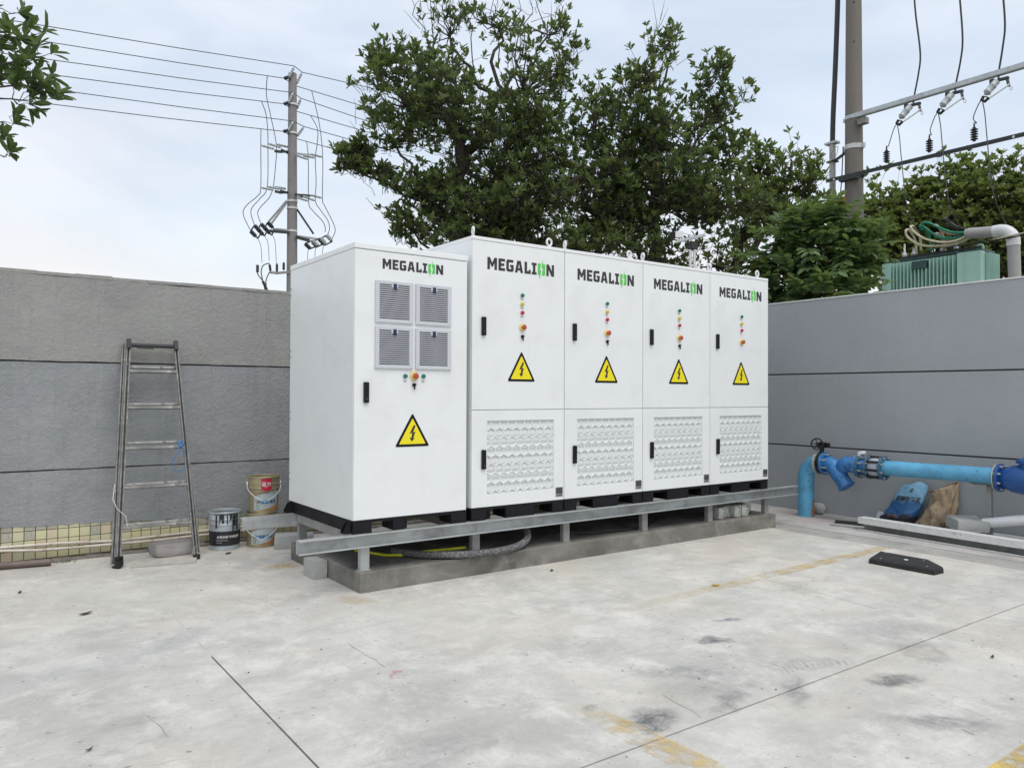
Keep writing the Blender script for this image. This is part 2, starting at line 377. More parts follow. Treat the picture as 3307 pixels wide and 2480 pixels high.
def wall_render(name, lo, hi, patch, bs, bstr, run=1.0):
    t = NT(name)
    c = t.mix(t.rng(t.noise(1.1, 6, .6, dist=.4), .3, .7), lo, hi)
    c = t.mix(t.rng(t.noise(2.2, 7, .7, dist=.9, stretch=(1, 1, 1.8)), .46, .68, 0, .9), c, patch)
    c = t.mix(t.rng(t.noise(1.3, 7, .7, dist=.6, stretch=(1, 1, 1.5)), .52, .72, 0, .5 * run), c, tuple(v * .74 for v in lo))
    c = t.mix(t.rng(t.noise(26, 6, .75), .55, .8, 0, .35), c, tuple(v * .6 for v in lo))
    c = t.mix(t.rng(t.noise(3.2, 6, .7, stretch=(3.5, 3.5, .16)), .54, .74, 0, .42 * run), c, tuple(v * .66 for v in lo))
    c = t.mix(t.rng(t.noise(2.6, 5, .7, stretch=(2.6, 2.6, .2)), .56, .76, 0, .35 * run), c, tuple(min(1, v * 1.22) for v in hi))
    t.set(c, .85, 0, .3)
    if bstr: t.bump(t.noise(bs, 7, .72, dist=.5, stretch=(1, 1, 1.25)), bstr, .028)
    return t.m
M['render_top'] = wall_render('rough_grey_render_upper', (.285, .283, .282), (.35, .345, .338), (.325, .335, .30), 24, .62)
M['render_mid'] = wall_render('rough_grey_render', (.275, .284, .302), (.335, .343, .360), (.255, .285, .285), 24, .66)
M['render_smooth'] = wall_render('smooth_grey_render', (.315, .335, .350), (.355, .375, .390), (.335, .352, .365), 9, .08, .22)

# ------------------------------------------------------------------ mesh helpers
class MB:
    def __init__(s): s.v = []; s.f = []; s.mi = []; s.cur = 0
    def add(s, vs, fs):
        o = len(s.v); s.v += [tuple(p) for p in vs]
        s.f += [tuple(i + o for i in f) for f in fs]; s.mi += [s.cur] * len(fs)
        return s
    def slot(s, k): s.cur = k; return s
    def box(s, x0, x1, y0, y1, z0, z1, c=0.0):
        if x1 < x0: x0, x1 = x1, x0
        if y1 < y0: y0, y1 = y1, y0
        if z1 < z0: z0, z1 = z1, z0
        if c <= 0:
            vs = [(x, y, z) for z in (z0, z1) for y in (y0, y1) for x in (x0, x1)]
            return s.add(vs, [(0, 2, 3, 1), (4, 5, 7, 6), (0, 1, 5, 4), (2, 6, 7, 3), (0, 4, 6, 2), (1, 3, 7, 5)])
        bm = bmesh.new(); bmesh.ops.create_cube(bm, size=1)
        for v in bm.verts:
            v.co = Vector(((x0 + x1) / 2 + v.co.x * (x1 - x0), (y0 + y1) / 2 + v.co.y * (y1 - y0), (z0 + z1) / 2 + v.co.z * (z1 - z0)))
        bmesh.ops.bevel(bm, geom=bm.edges[:], offset=c, segments=2, affect='EDGES', profile=.5)
        return s.bm(bm)
    def bm(s, bm):
        bm.verts.index_update()
        s.add([v.co[:] for v in bm.verts], [[v.index for v in f.verts] for f in bm.faces]); bm.free(); return s
    def obox(s, c, ax, ay, az, hx, hy, hz):
        c, ax, ay, az = Vector(c), Vector(ax).normalized(), Vector(ay).normalized(), Vector(az).normalized()
        vs = [c + ax * hx * i + ay * hy * j + az * hz * k for k in (-1, 1) for j in (-1, 1) for i in (-1, 1)]
        return s.add(vs, [(0, 2, 3, 1), (4, 5, 7, 6), (0, 1, 5, 4), (2, 6, 7, 3), (0, 4, 6, 2), (1, 3, 7, 5)])
    def bar(s, a, b, w, h, up=(0, 0, 1)):
        a, b = Vector(a), Vector(b); d = (b - a).normalized(); u = Vector(up)
        if abs(d.dot(u)) > .98: u = Vector((0, 1, 0))
        sx = d.cross(u).normalized(); uz = sx.cross(d)
        return s.obox((a + b) / 2, d, sx, uz, (b - a).length / 2, w / 2, h / 2)
    def tube(s, pts, r, n=8, caps=True, closed=False):
        P = [Vector(p) for p in pts]; R = r if isinstance(r, (list, tuple)) else [r] * len(P)
        vs = []; prev = None
        for i, p in enumerate(P):
            if closed: d = P[(i + 1) % len(P)] - P[i - 1]
            elif i == 0: d = P[1] - P[0]
            elif i == len(P) - 1: d = P[-1] - P[-2]
            else: d = (P[i + 1] - p).normalized() + (p - P[i - 1]).normalized()
            d.normalize()
            if prev is None:
                a = Vector((0, 0, 1)) if abs(d.z) < .9 else Vector((1, 0, 0))
                e = d.cross(a).normalized()
            else:
                e = prev - d * prev.dot(d)
                e = e.normalized() if e.length > 1e-6 else d.orthogonal().normalized()
            prev = e; f = d.cross(e)
            for k in range(n):
                t = 2 * PI * k / n
                vs.append(p + (e * math.cos(t) + f * math.sin(t)) * R[i])
        fs = []; m = len(P)
        for i in range(m if closed else m - 1):
            j = (i + 1) % m
            for k in range(n):
                k2 = (k + 1) % n
                fs.append((i * n + k, i * n + k2, j * n + k2, j * n + k))
        if caps and not closed:
            fs.append(tuple(range(n - 1, -1, -1))); fs.append(tuple((m - 1) * n + k for k in range(n)))
        return s.add(vs, fs)
    def lathe(s, prof, o, ax=(0, 0, 1), n=20, cap0=True, cap1=True):
        o = Vector(o); ax = Vector(ax).normalized(); e = ax.orthogonal().normalized(); f = ax.cross(e)
        vs = []
        for (r, h) in prof:
            for k in range(n):
                t = 2 * PI * k / n
                vs.append(o + ax * h + (e * math.cos(t) + f * math.sin(t)) * r)
        fs = []
        for i in range(len(prof) - 1):
            for k in range(n):
                k2 = (k + 1) % n
                fs.append((i * n + k, i * n + k2, (i + 1) * n + k2, (i + 1) * n + k))
        if cap0: fs.append(tuple(range(n - 1, -1, -1)))
        if cap1: fs.append(tuple((len(prof) - 1) * n + k for k in range(n)))
        return s.add(vs, fs)
    def prism(s, poly, to3, h):
        """poly: 2-D points (counter-clockwise), to3(u, v, w): local -> world, extruded from w=0 to w=h"""
        n = len(poly)
        vs = [to3(u, v, 0) for u, v in poly] + [to3(u, v, h) for u, v in poly]
        fs = [tuple(range(n - 1, -1, -1)), tuple(range(n, 2 * n))]
        fs += [(i, (i + 1) % n, n + (i + 1) % n, n + i) for i in range(n)]
        return s.add(vs, fs)

WLOC = {}          # world position of every object we make
def new_obj(name, data, loc, parent=None):
    o = bpy.data.objects.new(name, data); COL.objects.link(o)
    pl = WLOC[parent] if parent else Vector((0, 0, 0))
    o.location = Vector(loc) - pl
    if parent: o.parent = parent
    WLOC[o] = Vector(loc)
    return o
def build(name, mb, mats, parent=None, smooth=None, keep=False, fixn=True):
    if not isinstance(mats, (list, tuple)): mats = [mats]
    V = np.array(mb.v, dtype=float)
    loc = np.zeros(3) if keep else np.array([(V[:, 0].min() + V[:, 0].max()) / 2, (V[:, 1].min() + V[:, 1].max()) / 2, V[:, 2].min()])
    me = bpy.data.meshes.new(name)
    me.from_pydata([tuple(p) for p in V - loc], [], mb.f)
    for m_ in mats: me.materials.append(M[m_] if isinstance(m_, str) else m_)
    if len(mats) > 1: me.polygons.foreach_set('material_index', mb.mi)
    if fixn:
        b = bmesh.new(); b.from_mesh(me); bmesh.ops.recalc_face_normals(b, faces=b.faces[:]); b.to_mesh(me); b.free()
    if smooth is not None:
        me.shade_smooth(); me.set_sharp_from_angle(angle=math.radians(smooth))
    me.update()
    return new_obj(name, me, loc, parent)
def tag(o, label=None, cat=None, group=None, kind=None):
    if label: o['label'] = label
    if cat: o['category'] = cat
    if group: o['group'] = group
    if kind: o['kind'] = kind
    return o
def thing(name, loc, label, cat, group=None):
    return tag(new_obj(name, None, loc), label, cat, group)
def copy_tree(o, loc, parent=None):
    c = o.copy(); COL.objects.link(c)
    if parent: c.parent = parent
    else: c.location = loc
    for ch in list(o.children): copy_tree(ch, None, c)
    return c
def text_mb(mb, s, size, place, bold=0.0, align='CENTER'):
    """add flat letters to mb; place(u, v) -> world point"""
    cu = bpy.data.curves.new('lettering', 'FONT'); cu.body = s; cu.size = size; cu.align_x = align; cu.resolution_u = 2
    cu.offset = bold
    ob = bpy.data.objects.new('lettering', cu); COL.objects.link(ob)
    me = bpy.data.meshes.new_from_object(ob)
    mb.add([place(v.co.x, v.co.y) for v in me.vertices], [tuple(p.vertices) for p in me.polygons])
    bpy.data.objects.remove(ob); bpy.data.curves.remove(cu); bpy.data.meshes.remove(me)
def share(name, mesh, loc, parent, rot=None, scale=None):
    o = new_obj(name, mesh, loc, parent)
    if rot is not None: o.rotation_euler = rot
    if scale is not None: o.scale = scale
    return o
# ------------------------------------------------------------------ ground and yard
g = MB().box(-400, 400, -400, 400, -1.0, -.04)
ground = tag(build('ground', g, 'earth', keep=True), kind='structure')
def slab(x0, x1, y0, y1, m, name='concrete_slab', z=0.0):
    mb = MB().box(x0, x1, y0, y1, -.039, z)
    o = build(name, mb, m, ground, keep=True); return o
J = .005
slab(-14, -1.272 - J, -14, 2.64, 'yard'); slab(-1.272 + J, 5.0 - .002, -2.996 + J, 2.64, 'yard')
slab(-1.272 + J, 5.0 - .002, -14, -2.996 - J, 'yard'); slab(5.002, 5.37, -14, 2.64, 'gutter', z=-.003)
slab(5.374, 6.49, -14, 2.64, 'apron')
M['filler'] = mat('joint_filler', (.50, .49, .47), .9, var=.2, vscale=5, col2=(.12, .12, .12), c2lo=.66, c2hi=.70, c2scale=5)
M['dirt'] = mat('joint_dirt', (.045, .044, .04), .95, var=.3, vscale=30)
f = MB().box(-1.279, -1.265, -.78, 2.6, -.03, -.0012); build('joint_filler', f, 'filler', ground)
f = MB().box(-1.279, -1.265, -5.4, -.80, -.03, -.012).box(-1.262, 4.99, -3.004, -2.988, -.03, -.009)
build('joint_dirt', f, 'dirt', ground)
# hair cracks: thin wandering strips
ck = MB()
def crack(pts, w, seed):
    rr = random.Random(seed); P = []
    for a, b in zip(pts[:-1], pts[1:]):
        n = max(2, int(math.dist(a, b) / .06))
        for i in range(n): t = i / n; P.append((a[0] + (b[0] - a[0]) * t + rr.gauss(0, .006), a[1] + (b[1] - a[1]) * t + rr.gauss(0, .006)))
    P.append(pts[-1])
    for i, (a, b) in enumerate(zip(P[:-1], P[1:])):
        if rr.random() < .12: continue
        d = Vector((b[0] - a[0], b[1] - a[1])).normalized(); nx, ny = -d.y * w, d.x * w
        k = rr.uniform(.4, 1)
        ck.add([(a[0] - nx * k, a[1] - ny * k, .0022), (b[0] - nx * k, b[1] - ny * k, .0022), (b[0] + nx * k, b[1] + ny * k, .0022), (a[0] + nx * k, a[1] + ny * k, .0022)], [(0, 1, 2, 3)])
crack([(2.90, -1.42), (2.86, -1.9), (2.80, -2.45)], .0018, 1)
crack([(-.545, -.87), (-.54, -1.5)], .0016, 2)
crack([(.42, -2.66), (.36, -2.95)], .0018, 3)
crack([(-1.73, -1.45), (-1.70, -1.75)], .0012, 4)
crack([(1.22, -3.72), (1.20, -3.83)], .003, 7)
build('hair_crack', ck, mat('crack_dirt', (.24, .235, .23), .95), ground, fixn=False)
# faded parking lines, thin sheets of paint
def stripe(poly, z, m, name='painted_line'):
    mb = MB().add([(x, y, z) for x, y in poly], [tuple(range(len(poly)))])
    build(name, mb, m, ground, keep=True, fixn=False)
YEL = (.66, .52, .24)
stripe([(1.2, -1.52), (5.0, -1.40), (4.98, -1.27), (1.2, -1.39)], .004, worn_paint('worn_yellow_paint', (.66, .49, .20), .40, .72, 6, edge=('X', 1.0, 4.2)))
stripe([(-.105, -3.42), (.085, -3.42), (.045, -2.5), (-.10, -2.5)], .004, worn_paint('worn_yellow_paint', (.70, .53, .23), .43, .70, 7, edge=('Y', -2.45, -2.95)))
stripe([(.55, -4.09), (4.9, -3.98), (4.9, -3.86), (.55, -3.955)], .004, worn_paint('worn_yellow_paint', (.62, .45, .14), .36, .58, 9))
stripe([(-.56, -2.1), (-.53, -2.1), (-.53, -1.5), (-.56, -1.5)], .004, worn_paint('pink_chalk', (.50, .36, .37), .55, .75, 18), 'chalk_line')
stripe([(-.60, -1.69), (-.50, -1.70), (-.46, -1.64), (-.52, -1.59), (-.58, -1.61)], .005, worn_paint('pink_chalk_blot', (.62, .30, .31), .46, .70, 16), 'chalk_mark')

# ------------------------------------------------------------------ left boundary wall (rough render over tiles)
WY = 2.65
lw = thing('boundary_wall', (0, WY, 0), 'rough grey rendered wall behind the ladder, yellow tiles along its foot', 'wall')
mb = MB().box(-16, 6.49, WY + .03, WY + .26, -.03, 2.545); build('wall_core', mb, 'joint_grey', lw, keep=True)
def rendered(x0, x1, z0, z1, m, wob0=0.0, wob1=0.0, seed=0, step=.12):
    rr = random.Random(seed); mb = MB(); n = int((x1 - x0) / step)
    zs0 = [(z0(x0 + i * step) if callable(z0) else z0) + rr.gauss(0, wob0) for i in range(n + 1)]
    zs1 = [z1 + rr.gauss(0, wob1) + (mnoise.noise(Vector((i * .35, seed, 0))) * wob1 * 2.5) for i in range(n + 1)]
    vs = []; fs = []
    for i in range(n + 1):
        x = x0 + (x1 - x0) * i / n
        vs += [(x, WY, zs0[i]), (x, WY, zs1[i]), (x, WY + .031, zs1[i]), (x, WY + .031, zs0[i])]
    for i in range(n):
        a, b = i * 4, i * 4 + 4
        for k in range(4): fs.append((a + k, a + (k + 1) % 4, b + (k + 1) % 4, b + k))
    fs += [(0, 1, 2, 3), tuple(4 * n + k for k in (3, 2, 1, 0))]
    mb.add(vs, fs); build('render_panel', mb, m, lw)
rendered(-16, 6.485, 1.781, 2.545, 'render_top', .0018, .004, 1)
rendered(-16, 6.485, .808, 1.766, 'render_mid', .0018, .0012, 2)
def foot(x):
    t = min(1, max(0, (x + 2.2) / 2.3)); return .325 - .085 * t
rendered(-16, 6.485, foot, .796, 'render_mid', .005, .001, 3, .07)
cp = MB()
for i in range(75):                       # mortar coping with an uneven edge
    x = -16 + i * .3
    cp.box(x, x + .299, WY - .006 + random.uniform(0, .006), WY + .265, 2.547, 2.572 + random.uniform(0, .010))
build('coping', cp, 'render_top', lw)
# tile skirting: every tile is a piece
tp = .0858
tiles = {}
def tile_mesh(h, k):
    key = (round(h, 4), k)
    if key not in tiles:
        me = bpy.data.meshes.new('tile'); mb = MB().box(-tp / 2 + .003, tp / 2 - .003, 0, .012, 0, h - .006, .0012)
        me.from_pydata(mb.v, [], mb.f); me.materials.append(TILE[k]); tiles[key] = me
    return tiles[key]
TC = [(.60, .58, .36), (.57, .55, .37), (.58, .50, .36), (.52, .52, .36), (.62, .57, .34)]
TILE = [mat('yellow_wall_tile', c, .35, var=.08, vscale=9, col2=(.33, .32, .28), c2lo=.60, c2hi=.72, c2scale=11) for c in TC]
TILE_D = [mat('mortar_smeared_tile', (.36, .35, .30), .7, var=.2, vscale=12, col2=(.52, .48, .28), c2lo=.5, c2hi=.6, c2scale=14),
          mat('mortar_smeared_tile', (.42, .41, .34), .7, var=.2, vscale=12, col2=(.25, .25, .24), c2lo=.5, c2hi=.6, c2scale=14)]
TILE += TILE_D
gb = MB().box(-16, 6.48, WY + .016, WY + .032, -.02, .36); build('tile_bedding', gb, 'tile_grout', lw, keep=True)
rows = [(.024, .084), (.108, .084), (.192, .084), (.276, .06)]
x0 = -2.146 - tp * 28
for ri, (z, h) in enumerate(rows):
    for i in range(72):
        x = x0 + tp * (i + .5)
        if x > 1.6: continue
        hh = h
        k = random.choice([0, 0, 1, 1, 2, 3, 4])
        if ri == 3 or (ri == 2 and random.random() < .35): k = random.choice([5, 6, 6, 1])
        if ri == 3: hh = .05
        if ri == 2: hh = min(h, .084)
        share('tile', tile_mesh(hh, k), (x, WY + .006 + random.uniform(-.001, .001), z), lw)
mb = MB()
for z, h in rows[:3]:
    for i in range(130):
        x = x0 - tp * (i + 1) + .003; mb.box(x, x + tp - .006, WY + .006, WY + .018, z, z + h - .006)
tag(build('tile_field', mb, TILE[0], lw), kind='stuff')
mb = MB()
for i in range(110):
    x = -8 + i * .13
    mb.box(x, x + .131, WY - .10 - random.uniform(0, .05) - (0.02 if x < -1.6 else 0), WY + .02, -.01, .010 + random.uniform(0, .014), .004)
build('footing', mb, 'soil', lw)

# conduits lying along the wall foot
def cond(pts, r, label, m='cream_conduit', name='conduit', cat='pipe', n=10, group=None):
    mb = MB().tube(pts, r, n); o = build(name, mb, m, smooth=50); return tag(o, label, cat, group)
cond([(-6, 2.60, .165), (-3.5, 2.618, .158), (-2.15, 2.625, .157), (-1.7, 2.622, .147), (-1.25, 2.62, .120), (-.55, 2.62, .132), (.1, 2.622, .14), (1.4, 2.62, .14)], .013, 'upper scuffed cream conduit running along the tiled wall foot')
cond([(-6, 2.585, .16), (-3.2, 2.58, .145), (-2.15, 2.60, .132), (-1.87, 2.60, .107), (-1.4, 2.60, .096), (-.9, 2.60, .090), (-.5, 2.605, .097), (.2, 2.60, .10), (1.3, 2.60, .1)], .0125, 'lower whiter conduit sagging in front of the tiles')
cond([(-5, 2.60, .035), (-2.16, 2.45, .034), (-1.79, 2.385, .034)], .03, 'brown steel tube lying on the ground at the left wall foot', 'brown_pipe', 'steel_tube')
# clamps keep the conduits on the wall
# weed
wd = MB()
for i in range(46):
    x = -1.72 + random.uniform(-.10, .13); y = 2.44 + random.uniform(-.03, .05); h = random.uniform(.02, .06)
    a = random.uniform(0, 6.28); dx, dy = math.cos(a) * .02, math.sin(a) * .02
    wd.add([(x - dy * .12, y + dx * .12, 0), (x + dy * .12, y - dx * .12, 0), (x + dx, y + dy, h)], [(0, 1, 2)])
tag(build('weed', wd, 'leaf_d', fixn=False), 'small green weed tuft at the end of the brown tube', 'weed')

# ------------------------------------------------------------------ right boundary wall (smooth panels)
RX = 6.49
rw = thing('boundary_wall', (RX, -5, 0), 'smooth blue-grey panelled wall behind the blue pipework', 'wall')
mb = MB().box(RX + .02, RX + .24, -16, 2.95, -.03, 2.715); build('wall_core', mb, 'grout', rw, keep=True)
for (z0, z1) in ((-.02, .832), (.850, 1.766), (1.784, 2.722)):
    mb = MB().box(RX, RX + .021, -16, 2.645, z0, z1, .003); build('wall_panel', mb, 'render_smooth', rw)
mb = MB()
for i in range(12): mb.box(RX - .008, RX + .25, -16 + i * 1.58, -16 + i * 1.58 + 1.574, 2.724, 2.742, .003)
build('coping', mb, 'cap', rw)

# ------------------------------------------------------------------ plinth, support frame
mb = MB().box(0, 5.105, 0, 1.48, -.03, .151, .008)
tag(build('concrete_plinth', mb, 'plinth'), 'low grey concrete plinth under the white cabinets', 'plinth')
fr = thing('support_frame', (2.5, .7, .151), 'galvanised steel support frame of channels and posts under the cabinets', 'steel frame')
ZB, ZT = .338, .440
def chan(x0, x1, y, d, m='galv_web'):                # web at y, flanges reach to y+d
    mb = MB().box(x0, x1, y, y + (.006 if d > 0 else -.006), ZB, ZT)
    mb.box(x0, x1, y + (.006 if d > 0 else -.006), y + d, ZT - .007, ZT).box(x0, x1, y + (.006 if d > 0 else -.006), y + d, ZB, ZB + .007)
    r_ = build('rail', mb, m, fr)
    for k_, z in enumerate((ZB, ZT - .0095)): build('flange_lip', MB().box(x0, x1, y + d + (.0005 if d > 0 else -.0005), y + d + (.004 if d > 0 else -.004), z - .001, z + .0105), 'galv', r_)
    return r_
chan(-.47, 5.54, .066, -.058); chan(-.50, 5.52, 1.262, .05)
for i, x in enumerate((.035, 1.045, 2.03, 3.04, 4.02, 4.99)):
    for y0, s in ((.066, 1), (1.36, 1)):
        mb = MB().box(x, x + .072, y0 + .002, y0 + .008, .151, ZB - .001).box(x, x + .006, y0 + .008, y0 + .05, .151, ZB - .001).box(x + .066, x + .072, y0 + .008, y0 + .05, .151, ZB - .001)
        mb.box(x - .012, x + .084, y0 - .004, y0 + .062, .151, .156)
        build('post', mb, 'galv_dull' if i not in (0,) else 'galv', fr)
for x in (-.03, .93, 1.02, 1.98, 2.98, 3.98, 4.94):
    mb = MB().box(x, x + .006, .072, 1.255, ZB + .03, ZT - .001).box(x + .006, x + .045, .072, 1.255, ZT - .008, ZT - .001).box(x + .006, x + .045, .072, 1.255, ZB + .03, ZB + .037)
    build('cross_rail', mb, 'galv_dull', fr)

# ------------------------------------------------------------------ trees
def frames(ax):
    ax = ax / np.linalg.norm(ax, axis=1, keepdims=True)
    ref = np.where(np.abs(ax[:, 2:3]) > .9, np.array([[1., 0, 0]]), np.array([[0, 0, 1.]]))
    e = np.cross(ax, ref); e /= np.linalg.norm(e, axis=1, keepdims=True)
    return ax, e, np.cross(ax, e)
def np_mesh(name, V, F4, mats, parent, loc, keep=True):
    me = bpy.data.meshes.new(name)
    nv, nf = len(V), len(F4)
    me.vertices.add(nv); me.vertices.foreach_set('co', (V - np.array(loc)).astype(np.float32).ravel())
    me.loops.add(nf * 4); me.loops.foreach_set('vertex_index', F4.astype(np.int32).ravel())
    me.polygons.add(nf); me.polygons.foreach_set('loop_start', np.arange(0, nf * 4, 4, dtype=np.int32))
    me.update(calc_edges=True); me.validate()
    for m_ in mats: me.materials.append(M[m_])
    o = new_obj(name, me, loc, parent)
    return o
def leaves(base, d, nrm, L, W, fold=.18):
    """pointed-oval leaves folded along the midrib: 6 vertices, 2 quads each"""
    n = len(base); d, _, _ = frames(d)
    s = np.cross(d, nrm); s /= np.maximum(np.linalg.norm(s, axis=1, keepdims=True), 1e-6)
    u = np.cross(s, d); L = L[:, None]; W = W[:, None]
    b = base; tip = base + d * L - u * L * .10
    l1 = base + d * L * .42 + s * W * .5 + u * W * fold; l2 = base + d * L * .80 + s * W * .40 + u * (W * fold - L * .05)
    r1 = base + d * L * .42 - s * W * .5 + u * W * fold; r2_ = base + d * L * .80 - s * W * .40 + u * (W * fold - L * .05)
    V = np.stack([b, l1, l2, tip, r2_, r1], 1).reshape(-1, 3)
    k = np.arange(n)[:, None] * 6
    return V, np.concatenate([k + np.array([[0, 3, 2, 1]]), k + np.array([[0, 5, 4, 3]])], 0)
def sticks(A, B, ra, rb):
    """three-sided tapered twigs"""
    ax, e, f = frames(B - A); n = len(A); V = []
    for P, r in ((A, ra), (B, rb)):
        for k in range(3):
            t = 2 * PI * k / 3
            V.append(P + (e * math.cos(t) + f * math.sin(t)) * r)
    V = np.stack(V, 1).reshape(-1, 3); k = np.arange(n)[:, None] * 6
    return V, np.concatenate([k + np.array([[i, (i + 1) % 3, 3 + (i + 1) % 3, 3 + i]]) for i in range(3)], 0)
def wander(a, b, n, amp, rng, sag=0):
    a, b = np.array(a, float), np.array(b, float); t = np.linspace(0, 1, n)[:, None]
    P = a + (b - a) * t
    j = rng.normal(0, amp, (n, 3)) * np.sin(t * PI); P += j
    P[:, 2] += sag * np.sin(t[:, 0] * PI)
    return [tuple(p) for p in P]
def make_tree(label, base, forks, blobs, leafm, dens, L, W, nl, seed, group=None, tr=.16, bare=(), name='evergreen_tree', clump=15, sig=.23, spread=(.30, .95), cover=1.0):
    rng = np.random.default_rng(seed)
    t = thing(name, base, label, 'tree', group)
    tb = MB()
    fk = [np.array(f_, float) for f_ in forks]
    tb.tube(wander(base, fk[0], 7, .05, rng), list(np.linspace(tr, tr * .72, 7)), 9)
    for i in range(1, len(fk)):
        tb.tube(wander(fk[0] if i < 3 or len(fk) > 6 and i == 3 else fk[1], fk[i], 7, .06, rng, .1), list(np.linspace(tr * .62, tr * .36, 7)), 8)
    build('trunk', tb, 'bark', t, smooth=60)
    lb = MB(); cen = []; axs = []; TA = []; TB = []
    for bi, bl in enumerate(blobs):
        c = np.array(bl[:3]); rx, rz = bl[3], bl[4]; R = np.array([rx, rx * .9, rz])
        dm = bl[5] if len(bl) > 5 else 1.0
        src = min(fk, key=lambda q: np.linalg.norm(q - c) + (0.9 if q[2] > c[2] else 0))
        hub = c - np.array([0, 0, rz * .45])
        r0 = .018 + .022 * rx
        lb.tube(wander(src, hub, 7, .08, rng, -.12), list(np.linspace(r0 * 1.25, r0 * .55, 7)), 6)
        ncl = max(4, int(clump * (.5 + rx * rz * 1.4)))
        q = rng.normal(size=(ncl, 3)); q /= np.linalg.norm(q, axis=1, keepdims=True)
        cc = c + q * R * (rng.random((ncl, 1)) ** (1 / 2.6))
        for k in range(ncl):
            lb.tube(wander(hub + (cc[k] - hub) * .05, cc[k], 5, .04 * rx + .015, rng, -.05 * rx), list(np.linspace(r0 * .5, .006, 5)), 4)
            m_ = max(3, int(dens * dm * (rx * rx * rz * 1.2 + .05) / ncl * 60 / (rx + .25)))
            g = cc[k] + rng.normal(0, 1, (m_, 3)) * R * sig
            out = (g - c) / R; out /= np.maximum(np.linalg.norm(out, axis=1, keepdims=True), .05)
            a = out * .55 + np.array([0, 0, 1.0]) + rng.normal(0, .34, (m_, 3))
            cen.append(g); axs.append(a)
            st = cc[k] + (g - cc[k]) * rng.uniform(.05, .45, (m_, 1)) - np.array([0, 0, .22]) * rng.uniform(.3, 1, (m_, 1))
            TA.append(st); TB.append(g)
    cen = np.concatenate(cen); axs = np.concatenate(axs); TA = np.concatenate(TA); TB = np.concatenate(TB)
    ax, e, f = frames(axs)
    mid = (TA + TB) / 2 + rng.normal(0, .03, TA.shape) - ax * .02
    V1, F1 = sticks(TA, mid, .005, .0042); V2, F2 = sticks(mid, TB, .0042, .003)
    for P in bare:                      # leafless shoots
        lb.tube(wander(P[0], P[1], 8, .05, rng, P[2] if len(P) > 2 else 0), list(np.linspace(.014, .003, 8)), 4)
        for k in range(7):
            s_ = np.array(P[0]) + (np.array(P[1]) - np.array(P[0])) * rng.uniform(.3, .95)
            lb.tube(wander(s_, s_ + rng.normal(0, .16, 3) + np.array([0, 0, .22]), 4, .02, rng), [.006, .005, .004, .002], 3)
    build('branches', lb, 'twig', t, smooth=60, fixn=False)
    np_mesh('twigs', np.concatenate([V1, V2]), np.concatenate([F1, F2 + len(V1)]), ['twig'], t, base)
    N = len(cen); ids = np.repeat(np.arange(N), nl); n = len(ids)
    az = np.tile(np.arange(nl), N) * 2.4 + np.repeat(rng.random(N) * 6.28, nl) + rng.normal(0, .3, n)
    th = rng.uniform(spread[0], spread[1], n)
    d = ax[ids] * np.cos(th)[:, None] + (e[ids] * np.cos(az)[:, None] + f[ids] * np.sin(az)[:, None]) * np.sin(th)[:, None]
    d[:, 2] -= .12
    nr = ax[ids] + rng.normal(0, .25, (n, 3))
    b = cen[ids] - ax[ids] * (rng.random(n) * .05)[:, None] + d * .008
    V, F = leaves(b, d, nr, L * rng.uniform(.65, 1.2, n), W * rng.uniform(.75, 1.2, n))
    np_mesh('crown', V, F, [leafm], t, base)
    return t, n
TREES = []
A_BL = [(3.62, 6.13, 6.64, .80, .74, 1.0), (3.28, 6.31, 7.01, .30, .38, .6), (3.42, 6.24, 5.93, .66, .42, .9), (2.77, 6.55, 5.40, .34, .20, 1.6), (3.12, 6.38, 5.26, .34, .16, 1.0),
        (3.70, 6.09, 5.0, .62, .44, .9), (3.72, 6.11, 4.42, .44, .32, 1.0), (4.22, 5.83, 4.71, .80, .60), (4.43, 5.67, 6.29, 1.05, .90, 1.1), (4.23, 5.79, 7.75, .55, .45, .24),
        (4.95, 5.33, 7.88, .75, .40, .24), (5.61, 4.83, 7.8, .46, .45, .28), (5.27, 5.09, 6.94, .90, .66, .48), (5.74, 4.73, 7.15, .46, .44, .7),
        (5.09, 5.43, 5.59, 1.10, .90, 1.15), (4.83, 5.61, 4.49, 1.10, .46, 1.0), (5.65, 5.0, 5.12, 1.0, .84, 1.1), (5.2, 6.0, 4.9, 1.0, .7, .9), (4.7, 5.7, 4.05, .9, .36, .9), (5.6, 5.1, 4.2, .9, .42, 1.0), (5.4, 4.9, 6.3, .7, .6, .6), (2.95, 6.45, 5.55, .22, .16, 1.2)]
